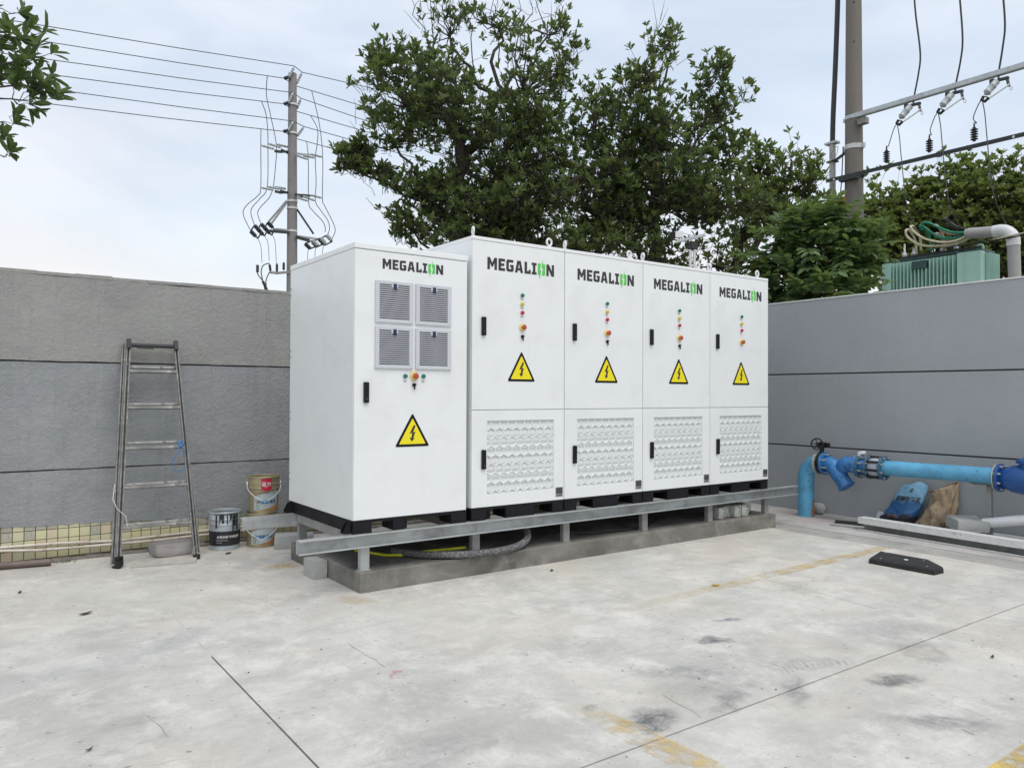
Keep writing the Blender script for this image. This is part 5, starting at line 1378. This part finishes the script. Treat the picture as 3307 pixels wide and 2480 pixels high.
# ------------------------------------------------------------------ big concrete pole, transformer, second pole
QX = 12.1
bp = thing('utility_pole', (QX, 3.13, -.04), 'thick concrete utility pole standing behind the right wall', 'utility pole')
build('shaft', MB().tube([(QX, 3.13, -.04), (QX, 3.13, 4.65), (QX, 3.13, 9.5), (QX, 3.13, 14)], [.215, .181, .146, .113], 24), 'pole', bp, smooth=40)
def band(z, r, m='galv', h=.07):
    mb = MB().lathe([(r, 0), (r + .008, 0), (r + .008, h), (r, h)], (QX, 3.13, z), n=24, cap0=False, cap1=False).box(QX - .03, QX + .03, 3.13 - r - .06, 3.13 - r - .004, z, z + h).box(QX - .03, QX + .03, 3.13 + r + .004, 3.13 + r + .05, z, z + h)
    build('pole_band', mb, m, bp, smooth=40)
band(7.03, .165); band(6.43, .169, 'galv_bright', .09); band(5.84, .174, 'dark_metal')
for z in (9.35, 8.55): build('step_hole', MB().lathe([(.018, 0), (.018, .01)], (QX - .125, 3.055, z), (-1, -.55, 0), 10), 'dark_metal', bp)
ARM = thing('cross_arm', (QX - .2, 1.0, 7.0), 'upper galvanised crossarm carrying three fuse cutouts', 'crossarm')
build('angle', MB().bar((QX - .17, 3.00, 7.00), (QX - .17, -2.4, 6.96), .09, .012).bar((QX - .215, 3.00, 7.045), (QX - .215, -2.4, 7.005), .010, .08), 'galv', ARM)
build('bracket', MB().box(QX - .17, QX - .02, 2.80, 2.955, 6.86, 6.98), 'galv_dull', ARM)
ARM2 = thing('cross_arm', (QX - .2, 1.0, 5.9), 'lower dark crossarm carrying three ribbed arresters', 'crossarm')
build('angle', MB().bar((QX - .19, 3.60, 5.90), (QX - .19, -2.4, 5.87), .08, .010).bar((QX - .232, 3.60, 5.865), (QX - .232, -2.4, 5.835), .009, .075), 'dark_metal', ARM2)
build('bracket', MB().box(QX - .24, QX - .10, 2.95, 3.32, 5.79, 5.825), 'dark_metal', ARM2)
for y in (3.42, .16): build('hole_plug', MB().lathe([(.022, 0), (.022, .004)], (QX - .237, y, 5.862 - (3.6 - y) * .005), (-1, 0, 0), 12), 'cup', ARM2)
# arresters and cutouts: one of each, then copies
def arrester(y):
    z = 5.945; o = thing('surge_arrester', (QX - .19, y, z), 'x', 'arrester', 'ribbed arresters on the lower crossarm')
    pr = [(.02, 0), (.028, .01)]
    for k in range(5): h = .025 + k * .042; pr += [(.030, h), (.062, h + .010), (.060, h + .016), (.030, h + .024)]
    pr += [(.028, .245), (.014, .25), (.014, .30), (.010, .302)]
    build('ribbed_body', MB().lathe(pr, (QX - .19, y, z), n=16), 'silicone', o, smooth=40)
    build('terminal', MB().lathe([(.012, 0), (.012, .03)], (QX - .19, y, z + .302), n=8), 'bolt', o)
    return o
def cutout(y):
    o = thing('fuse_cutout', (QX - .17, y, 6.93), 'x', 'fuse cutout', 'fuse cutouts under the upper crossarm')
    a, b = Vector((QX - .20, y - .01, 6.90)), Vector((QX - .36, y + .14, 6.64)); d = (b - a).normalized()
    build('insulator', MB().lathe([(.03, 0), (.058, .02), (.058, .11), (.066, .12), (.058, .13), (.058, .24), (.066, .25), (.05, .27), (.02, .30)], a, d, 16), 'porcelain', o, smooth=40)
    build('top_bracket', MB().bar(a - d * .01, a - d * .01 + Vector((0, -.17, -.01)), .06, .04).box(QX - .24, QX - .14, y + .03, y + .10, 6.88, 6.945), 'dark_metal', o)
    build('upper_contact', MB().bar(a + Vector((0, -.15, -.01)), a + Vector((-.05, -.20, -.17)), .035, .03), 'dark_metal', o)
    c = b + d * .05
    build('lower_contact', MB().tube([b, c + Vector((0, 0, -.02)), c + Vector((-.02, -.06, -.07)), c + Vector((-.01, -.12, -.02))], .026, 8).tube([c + Vector((-.01, -.06 + .035 * math.cos(t), .035 * math.sin(t) - .02)) for t in np.linspace(0, 2 * PI, 11)[:-1]], .010, 6, False, True), 'iron_black', o, smooth=50)
    build('fuse_tube', MB().tube([c + Vector((-.01, -.12, -.03)), a + Vector((-.05, -.21, -.14))], .016, 8), 'cup', o, smooth=50)
    build('pull_ring', MB().tube([a + Vector((-.06, -.235 + .02 * math.cos(t), -.22 + .03 * math.sin(t))) for t in np.linspace(0, 2 * PI, 11)[:-1]], .005, 5, False, True), 'bolt', o, smooth=50)
    return o
ay = (2.36, 1.56, .795); cy = (1.90, 1.16, .43)
L_A = ['ribbed dark arrester nearest the big pole', 'middle ribbed dark arrester on the lower crossarm', 'ribbed dark arrester farthest from the big pole']
L_C = ['fuse cutout nearest the big pole', 'middle fuse cutout under the upper crossarm', 'fuse cutout farthest from the big pole, at the right edge']
a0_ = arrester(ay[0]); a0_['label'] = L_A[0]; c0_ = cutout(cy[0]); c0_['label'] = L_C[0]
for k in (1, 2):
    c = copy_tree(a0_, a0_.location + Vector((0, ay[k] - ay[0], 0))); c['label'] = L_A[k]
    c = copy_tree(c0_, c0_.location + Vector((0, cy[k] - cy[0], -.008 * k))); c['label'] = L_C[k]
def smooth_path(P, n=8):
    P = [Vector(p) for p in P]; Q = []
    for i in range(len(P) - 1):
        p0, p1, p2, p3 = P[max(i - 1, 0)], P[i], P[i + 1], P[min(i + 2, len(P) - 1)]
        for k in range(n):
            t = k / n; Q.append(.5 * ((2 * p1) + (p2 - p0) * t + (2 * p0 - 5 * p1 + 4 * p2 - p3) * t * t + (3 * p1 - p0 - 3 * p2 + p3) * t ** 3))
    return Q + [P[-1]]
def cable(P, r, m, label, cat='cable', group=None, name='cable'):
    return tag(build(name, MB().tube(smooth_path(P), r, 6), m, smooth=60), label, cat, group)
DL = ['black drop wire ending at the cutout nearest the big pole', 'black drop wire ending at the middle cutout', 'black drop wire at the right edge of the photo']
for k, (y0_, y1_, y2_) in enumerate(((1.80, 1.73, 1.84), (1.02, .99, 1.10), (.34, .31, .40))):
    cable([(QX - .1, y0_ + .25, 12.2), (QX - .1, y0_ + .10, 9.6), (QX - .15, y0_ + .03, 8.7), (QX - .17, y1_, 7.85), (QX - .18, y1_ + .03, 7.45), (QX - .19, y2_, 7.03), (QX - .22, y2_ - .01, 6.9)], .017, 'cable_black', DL[k], 'wire', 'drop wires to the cutouts', 'drop_wire')
JL = ['thin lead from the cutout nearest the big pole to its arrester', 'thin lead from the middle cutout to its arrester', 'thin lead from the rightmost cutout to its arrester']
for k in range(3):
    y = cy[k]
    cable([(QX - .38, y + .17, 6.56), (QX - .34, y + .24, 6.50), (QX - .28, y + .34, 6.33), (QX - .22, ay[k] - .05, 6.25), (QX - .19, ay[k], 6.27)], .009, 'wire', JL[k], 'wire', 'leads to the arresters', 'lead_wire')
TL = ['thin lead dropping from the cutout nearest the big pole to the transformer', 'thin lead dropping from the middle cutout to the transformer', 'thin lead dropping from the rightmost cutout to the transformer']
for k in range(3):
    y = cy[k]
    cable([(QX - .38, y + .15, 6.55), (QX - .36, y + .12, 6.3), (QX - .33, y + .10, 5.9), (QX - .1, y + .10, 5.0), (QX + .5, y + .1, 4.45)], .009, 'wire', TL[k], 'wire', 'leads to the transformer', 'lead_wire')
# conduit riser beside the pole
cr_ = thing('conduit_riser', (QX, 3.585, -.04), 'pale grey conduit with a black cable rising left of the big pole', 'conduit')
build('conduit', MB().lathe([(.062, 0), (.062, 6.72)], (QX - .02, 3.585, -.04), n=18), 'pvc_grey', cr_, smooth=40)
build('cable', MB().tube(smooth_path([(QX - .02, 3.585, 6.60), (QX - .02, 3.57, 7.2), (QX - .02, 3.52, 8.2), (QX - .02, 3.47, 9.4), (QX - .02, 3.43, 10.8), (QX - .02, 3.40, 12.5)]), .050, 10), 'cable_black', cr_, smooth=60)
build('strap', MB().box(QX - .10, QX + .06, 3.46, 3.72, 6.655, 6.70, .004), 'galv', cr_)
build('strap', MB().box(QX - .10, QX + .06, 3.49, 3.68, 6.28, 6.31, .004).bar((QX - .05, 3.50, 6.30), (QX - .05, 3.28, 6.40), .03, .05), 'dark_metal', cr_)
build('tie_wire', MB().tube(smooth_path([(QX - .10, 3.60, 6.36), (QX - .13, 3.50, 6.50), (QX - .12, 3.40, 6.54), (QX - .13, 3.45, 6.36), (QX - .11, 3.62, 6.27)]), .007, 5), 'cable_beige', cr_, smooth=60)
# earth wire down the pole
cable([(QX - .17, 3.26, 6.5), (QX - .185, 3.28, 5.9), (QX - .20, 3.30, 5.4), (QX - .18, 3.26, 4.6), (QX - .21, 3.24, 3.4)], .012, 'cable_black', 'dark earth wire running down the side of the big pole', 'wire', None, 'earth_wire')
# second pole outside the frame and the platform that carry the transformer
p2 = thing('utility_pole', (QX + .2, -2.1, -.04), 'second concrete pole, outside the frame, carrying the far end of the crossarms', 'utility pole')
build('shaft', MB().tube([(QX, -2.1, -.04), (QX, -2.1, 14)], [.2, .115], 20), 'pole', p2, smooth=40)
pf = thing('platform', (12.9, .7, 2.9), 'steel beams between the two poles under the transformer', 'platform')
for x in (12.36, 13.2): build('beam', MB().box(x, x + .12, -2.4, 3.6, 2.80, 2.99), 'galv_dull', pf)
build('deck', MB().box(12.3, 13.5, .4, 3.0, 2.992, 3.03), 'galv_dull', pf)
for y in (-2.1, 3.13): build('support_arm', MB().box(QX - .2, 13.4, y + .22, y + .32, 2.70, 2.798), 'galv_dull', pf)
# transformer
tf = thing('transformer', (13.0, 1.7, 3.03), 'mint green finned transformer behind the right wall', 'transformer')
TX = 12.40
build('tank', MB().box(TX + .17, TX + .62, .955, 2.70, 3.031, 4.13, .01), 'trafo', tf)
build('lid', MB().box(TX + .12, TX + .66, .93, 2.74, 4.132, 4.165, .004), 'trafo_dark', tf)
fm_ = MB().box(0, .165, -.0085, .0085, 0, 1.0, .003)
me = bpy.data.meshes.new('fin'); me.from_pydata(fm_.v, [], fm_.f); me.materials.append(M['trafo'])
for k in range(17): share('fin', me, (TX + .002, 2.50 - k * .0695, 3.09), tf)
build('end_panel', MB().box(TX + .002, TX + .168, 2.545, 2.72, 3.09, 4.10, .004), 'trafo', tf)
build('corner_panel', MB().box(TX + .002, TX + .168, .905, 1.31, 3.06, 4.115, .006).box(TX - .006, TX + .001, 1.16, 1.18, 3.06, 4.1), 'trafo', tf)
fm_ = MB().box(-.007, .007, -.12, 0, 0, 1.0, .003)
me = bpy.data.meshes.new('fin'); me.from_pydata(fm_.v, [], fm_.f); me.materials.append(M['trafo'])
for k in range(7): share('fin', me, (TX + .20 + k * .065, .953, 3.09), tf)
build('fin_cap', MB().box(TX - .012, TX + .16, 1.86, 2.13, 3.92, 4.07, .004), 'trafo_dark', tf)
build('lifting_lug', MB().lathe([(.065, 0), (.065, .03), (.03, .031), (.03, 0)], (TX + .27, 1.02, 4.215), (-1, 0, 0), 18, False, False).box(TX + .24, TX + .27, .955, 1.085, 4.166, 4.215), 'trafo', tf)
def bushing(x, y, h, m):
    o = build('bushing', MB().lathe([(.045, 0), (.05, .02), (.034, .05), (.05, .07), (.034, .10), (.05, .12), (.034, .15), (.02, .17), (.016, h)], (x, y, 4.166), n=14), m, tf, smooth=40)
for y in (2.30, 1.75, 1.50): bushing(TX + .40, y, .24, 'porcelain')
bushing(TX + .35, 2.45, .34, 'cup')
build('red_cap', MB().lathe([(.055, 0), (.06, .05), (.03, .08)], (TX + .30, 1.98, 4.166), n=12), 'ink_red', tf, smooth=40)
build('gasket_rail', MB().bar((TX + .15, 2.72, 4.182), (TX + .15, .95, 4.195), .03, .03).bar((TX + .22, 2.5, 4.22), (TX + .22, 1.0, 4.225), .02, .02), 'dark_metal', tf)
# cable conduit with bend
cc = thing('cable_conduit', (TX, .38, 3.03), 'grey plastic conduit with a white bend beside the transformer', 'conduit')
CY, CZ = .375, 4.41
build('horizontal_pipe', MB().tube([(TX, 1.11, 4.445), (TX, .67, CZ - .005)], .098, 24).lathe([(.086, 0), (.086, .03)], (TX, 1.118, 4.446), (0, 1, 0), 20), 'pvc_grey', cc, smooth=40)
bend = [(TX, .69, CZ - .003), (TX, .60, CZ)] + [(TX, .60 - .225 * math.sin(a), CZ - .225 + .225 * math.cos(a)) for a in np.linspace(.1, PI / 2, 9)] + [(TX, CY, CZ - .30)]
build('bend', MB().tube(bend, .106, 24), 'pvc_white', cc, smooth=45)
build('down_pipe', MB().tube([(TX, CY, CZ - .25), (TX, CY - .03, 3.0), (TX, CY - .05, -.04)], .098, 24), 'pvc_grey', cc, smooth=40)
CL = [('cable_cream', 'lower cream cable fanning out of the conduit mouth', [(2.245, 4.69), (2.20, 4.55), (1.95, 4.36), (1.55, 4.29), (1.30, 4.30), (1.06, 4.37)], 0),
      ('cable_cream', 'upper cream cable fanning out of the conduit mouth', [(2.13, 4.735), (2.06, 4.63), (1.85, 4.46), (1.55, 4.35), (1.30, 4.34), (1.06, 4.42)], -.05),
      ('cable_green', 'upper green cable fanning out of the conduit mouth', [(1.96, 4.70), (1.93, 4.76), (1.82, 4.77), (1.60, 4.63), (1.35, 4.50), (1.06, 4.46)], -.02),
      ('cable_green', 'lower green cable fanning out of the conduit mouth', [(1.975, 4.67), (1.95, 4.73), (1.86, 4.66), (1.65, 4.48), (1.40, 4.41), (1.06, 4.43)], .03),
      ('cable_beige', 'short beige cable above the green ones', [(1.74, 4.70), (1.69, 4.70), (1.58, 4.58), (1.40, 4.49), (1.06, 4.47)], .05),
      ('cable_beige', 'brownish cable below the green ones', [(1.72, 4.54), (1.60, 4.45), (1.45, 4.40), (1.06, 4.40)], .06),
      ('cable_black', 'upper black cable fanning out of the conduit mouth', [(1.55, 4.80), (1.45, 4.72), (1.30, 4.60), (1.06, 4.50)], .04),
      ('cable_black', 'lower black cable fanning out of the conduit mouth', [(1.50, 4.70), (1.40, 4.62), (1.25, 4.54), (1.06, 4.48)], .08)]
for m_, lb, P, dx in CL:
    cable([(TX + .34 + dx, P[0][0] - .03, P[0][1] - .42), (TX + .32 + dx, P[0][0] - .02, P[0][1] - .16), (TX + .16 + dx, P[0][0] + .01, P[0][1] + .02)] + [(TX + dx * (1 if i < len(P) - 1 else .5), y, z) for i, (y, z) in enumerate(P)], .023, m_, lb, 'cable', 'cables fanning out of the conduit')
cable([(TX - .12, 1.5, 4.22), (TX - .12, .9, 4.24), (TX - .13, .3, 4.24), (TX - .2, -1.0, 4.30), (TX - .2, -2.1, 4.4)], .014, 'cable_black', 'black cable slung past the conduit bend to the right', 'cable')
cable([(TX - .10, .75, 4.24), (TX - .14, .3, 4.27), (TX - .2, -1.0, 4.36), (TX - .2, -2.1, 4.5)], .014, 'cable_cream', 'pale cable slung past the conduit bend to the right', 'cable')

# ------------------------------------------------------------------ far pole with its line hardware
FPx, FPy = 5.962, 18.185
U = Vector((.941, -.337, 0)); Dp = Vector((.337, .941, 0))
fp = thing('utility_pole', (FPx, FPy, -.04), 'distant concrete pole bristling with insulators and jumper wires', 'utility pole')
def F(p, d=0.0): return Vector((FPx, FPy, 0)) + U * p[0] + Vector((0, 0, p[1])) + Dp * d
build('shaft', MB().tube([F((.035, -.04)), F((.03, 5)), F((0, 11.52))], [.20, .165, .125], 16), 'pole_far', fp, smooth=40)
def ins(a, b, r=.05, d=0.0, d2=None, m='porcelain', nm='insulator'):
    a, b = F(a, d), F(b, d if d2 is None else d2); L = (b - a).length; v = (b - a).normalized()
    pr = [(r * .5, 0)]
    for k in range(4): h = L * (.10 + k * .2); pr += [(r * .75, h), (r * 1.1, h + L * .05), (r * .75, h + L * .10)]
    pr += [(r * .6, L * .95), (r * .4, L)]
    build(nm, MB().lathe(pr, a, v, 10), m, fp, smooth=40)
TI = [[(-.11, 11.31), (.05, 11.69)], [(.12, 11.27), (.29, 11.66)], [(-.12, 10.51), (.02, 10.86)], [(.13, 10.47), (.26, 10.82)], [(-.12, 9.64), (.03, 9.96)], [(.14, 9.6), (.36, 9.93)]]
for i, (a, b) in enumerate(TI): ins(a, b, .045, -.16 if i % 2 == 0 else .16)
for a, b in [[(-.26, 11.28), (-.09, 11.36)], [(-.26, 10.48), (-.09, 10.56)], [(-.27, 9.62), (-.09, 9.69)]]: ins(a, b, .06, -.14, -.12, 'silicone', 'strain_insulator')
HL = [[(-.09, 9.3), (-.48, 9.36)], [(-.33, 9.16), (-.72, 9.25)], [(-.52, 8.99), (-.92, 9.07)], [(-.17, 7.97), (-.57, 8.01)], [(-.35, 7.86), (-.74, 7.91)], [(-.53, 7.73), (-.91, 7.77)],
      [(.57, 9.14), (.95, 9.08)], [(.34, 8.97), (.72, 8.93)], [(.14, 8.85), (.49, 8.76)], [(.57, 7.83), (.95, 7.76)], [(.34, 7.69), (.72, 7.57)], [(.15, 7.55), (.51, 7.46)]]
DD = [.35, .0, -.35, .35, .0, -.35, .35, 0, -.35, .35, 0, -.35]
for (a, b), d in zip(HL, DD): ins(a, b, .042, d)
def arm(P, w=.07, d=(0, 0, 0), m='dark_metal', nm='cross_arm'):
    mb = MB()
    for i in range(len(P) - 1): mb.bar(F(P[i], d[i]), F(P[i + 1], d[i + 1]), w, w)
    build(nm, mb, m, fp)
arm([(.12, 9.19), (-.33, 8.92), (-.52, 8.93)], .07, (.35, -.35, -.35)); arm([(.08, 7.89), (-.3, 7.66), (-.5, 7.69)], .07, (.35, -.35, -.35))
arm([(.12, 8.93), (.38, 9.09), (.57, 9.12)], .06, (-.3, .3, .35), 'galv'); arm([(.12, 7.65), (.36, 7.8), (.57, 7.8)], .06, (-.3, .3, .35))
arm([(-.09, 9.25), (.1, 9.22)], .07, (.35, .35)); arm([(-.33, 9.1), (-.1, 9.0)], .06, (0, 0)); arm([(-.35, 7.82), (-.1, 7.75)], .06, (0, 0)); arm([(.1, 7.63), (.34, 7.66)], .06, (0, 0))
for P in ([(-.15, 7.47), (-.68, 6.78)], [(-.14, 7.42), (-.59, 6.74)], [(.17, 7.22), (.67, 6.49)]): arm(P, .055, (-.14, -.14), nm='brace', m='galv_dull' if P[0][0] < 0 else 'dark_metal')
for a, b in ([(-.17, 7.47), (.19, 7.45)], [(-.18, 7.25), (.18, 7.23)], [(-.17, 6.53), (.17, 6.44)], [(-.15, 9.6), (.15, 9.58)], [(-.15, 10.5), (.15, 10.48)]):
    build('pole_band', MB().lathe([(.155, 0), (.165, 0), (.165, .06), (.155, .06)], F((.02, a[1])), n=16, cap0=False, cap1=False), 'galv_bright', fp, smooth=40)
arm([(-.02, 6.6), (-.49, 6.66)], .06, (.1, .3), 'galv'); arm([(-.07, 6.49), (-.68, 6.49)], .08, (-.15, -.2)); arm([(.17, 6.44), (.97, 6.39)], .06, (.1, .2), 'galv'); arm([(.14, 6.36), (.55, 6.26)], .09, (-.15, -.2))
def switch(P, d, m1, m2):
    a, b, c = P; mb = MB(); e = (a[0] + c[0] - b[0], a[1] + c[1] - b[1])
    for p, q in ((a, b), (b, c), (c, e), (e, a)): mb.bar(F(p, d), F(q, d), .04, .04)
    f_ = build('fuse_switch', mb, 'dark_metal', fp)
    for p, q, m_ in ((a, e, m1), (b, c, m2)):
        A, B = F(p, d - .02), F(q, d - .02)
        build('insulator', MB().lathe([(.03, 0), (.075, .02), (.05, .05), (.075, .08), (.05, .11), (.075, .14), (.05, .17), (.07, .20), (.03, .23)], A, (B - A).normalized(), 10), m_, f_, smooth=40)
for k, P in enumerate(([(-1.09, 6.62), (-1.2, 6.44), (-.99, 6.23)], [(-.9, 6.7), (-.99, 6.53), (-.8, 6.33)], [(-.71, 6.78), (-.8, 6.6), (-.59, 6.39)])): switch(P, -.25 + .1 * k, 'silicone', 'silicone')
for k, P in enumerate(([(.64, 6.26), (.41, 6.15), (.57, 6.0)], [(.88, 6.37), (.63, 6.24), (.78, 6.09)], [(1.07, 6.49), (.84, 6.35), (1.02, 6.17)])): switch(P, -.25 + .1 * k, 'porcelain', 'dark_metal')
def jump(P, d0=0, r=.013, nm='jumper_wire'):
    build(nm, MB().tube(smooth_path([F(p, d0) for p in P], 6), r, 5), 'wire', fp, smooth=60)
WL = [((.05, 11.7), (.29, 11.66), (-.565, 19.567, 11.7), (7.737, 18.246, 11.7)), ((-.26, 11.28), (.12, 11.2), (-.118, 19.51, 11.28), (8.094, 18.60, 11.22)), ((.02, 10.86), (.26, 10.83), (.238, 19.586, 10.86), (8.286, 18.726, 10.82)),
      ((-.26, 10.48), (.13, 10.40), (.029, 19.754, 10.48), (8.365, 18.71, 10.42)), ((.03, 9.97), (.36, 9.94), (-.27, 19.542, 9.97), (9.225, 18.71, 9.94)), ((-.27, 9.62), (.14, 9.53), (-1.066, 19.967, 9.62), (8.479, 18.76, 9.54))]
JP = [[(-.8, 11.36), (-.79, 10.9), (-.66, 10.26), (-.48, 9.35), (-.5, 8.66), (-.56, 8.02), (-.68, 7.65), (-.94, 7.33), (-1.02, 7.1), (-.87, 6.71)], [(-.98, 10.58), (-.8, 10.22), (-.74, 9.8), (-.72, 9.25), (-.73, 7.91), (-.94, 7.52), (-1.16, 7.24), (-1.2, 7.01), (-1.07, 6.62)],
      [(-.94, 9.72), (-.92, 9.07), (-.91, 7.77), (-.99, 7.52), (-1.32, 7.19), (-1.41, 6.92), (-1.21, 6.46)], [(.72, 11.02), (.83, 10.17), (.95, 9.08), (.95, 7.77), (1.02, 7.52), (1.3, 6.97), (1.35, 6.69), (1.2, 6.38)],
      [(.66, 10.24), (.77, 9.85), (.76, 9.35), (.71, 8.93), (.74, 8.16), (.72, 7.57), (.88, 7.29), (1.11, 6.97), (1.16, 6.69), (1.07, 6.46)], [(.49, 9.44), (.49, 8.76), (.51, 7.46), (.62, 7.19), (.93, 6.87), (1.02, 6.65), (1.01, 6.53)]]
def on_wire(k, t, right):
    a, b, l, r_ = WL[k]; A = F(b, .16) if right else F(a, -.16); E_ = Vector(r_ if right else l)
    return A + (E_ - A) * t
TOPS = [on_wire(1, .083, False), on_wire(3, .113, False), on_wire(5, .094, False), on_wire(1, .27, True), on_wire(3, .22, True), on_wire(5, .15, True)]
for P, d, tp_ in zip(JP, (.35, 0, -.35, .35, 0, -.35), TOPS):
    pts = [tp_] + [F(p, d) for p in P[1:] if p[1] < tp_.z - .25]
    build('jumper_wire', MB().tube(smooth_path(pts, 6), .013, 5), 'wire', fp, smooth=60)
for P in ([(-.99, 6.23), (-.9, 6.01), (-.86, 5.5)], [(-.78, 6.32), (-.69, 6.1), (-.65, 5.57)], [(-.56, 6.37), (-.48, 6.14), (-.44, 5.5)]): jump(P, -.2, .009, 'drop_wire')
for P in ([(.57, 6.0), (.50, 5.9), (.50, 5.2)], [(.78, 6.09), (.72, 5.95), (.72, 5.2)], [(1.02, 6.17), (.95, 6.0), (.93, 5.2)]): jump(P, -.2, .009, 'drop_wire')
arm([(-.64, 5.22), (-.42, 5.20), (.0, 5.27)], .07, (-.2, -.2, -.1), 'galv_dull')
for a, b in [[(-.22, 5.30), (-.22, 5.55)], [(-.42, 5.24), (-.42, 5.5)], [(-.61, 5.26), (-.64, 5.47)]]: ins(a, b, .045, -.2, None, 'silicone')
for P in ([(-.64, 5.5), (-.83, 5.41), (-.88, 5.18), (-.80, 4.82), (-.7, 4.4)], [(-.61, 5.30), (-.64, 5.22), (-.74, 4.95), (-.71, 4.6)], [(-.99, 5.40), (-.99, 5.16), (-.83, 4.93), (-.72, 4.7)]): jump(P, -.2, .018, 'cable_tail')
build('cable_head', MB().tube([F((-.83, 4.93), -.2), F((-.71, 4.66), -.2), F((-.5, 4.2), -.1), F((-.2, 3.6), 0), F((-.2, 0), 0)], .045, 8), 'cable_black', fp, smooth=60)
build('cable_boot', MB().tube([F((-.99, 5.2), -.2), F((-.99, 5.42), -.2)], .045, 8), 'silicone', fp, smooth=60)
# six overhead conductors
WN_ = ['topmost overhead wire on the far pole', 'second overhead wire from the top', 'third overhead wire from the top', 'fourth overhead wire from the top', 'fifth overhead wire, second from the bottom', 'lowest overhead wire on the far pole']
for (a, b, l, r_), lb in zip(WL, WN_):
    A, B = F(a, -.16), F(b, .16); l, r_ = Vector(l), Vector(r_)
    dl = (l - A); dr = (r_ - B)
    P = [A + dl * 5.2, A + dl * 3, A + dl, A + dl * .5 - Vector((0, 0, .02)), A, B, B + dr * .5, B + dr, B + dr * 3, B + dr * 9]
    tag(build('overhead_wire', MB().tube(P, .0135, 5), 'wire', smooth=60), lb, 'wire', 'overhead wires on the far pole')
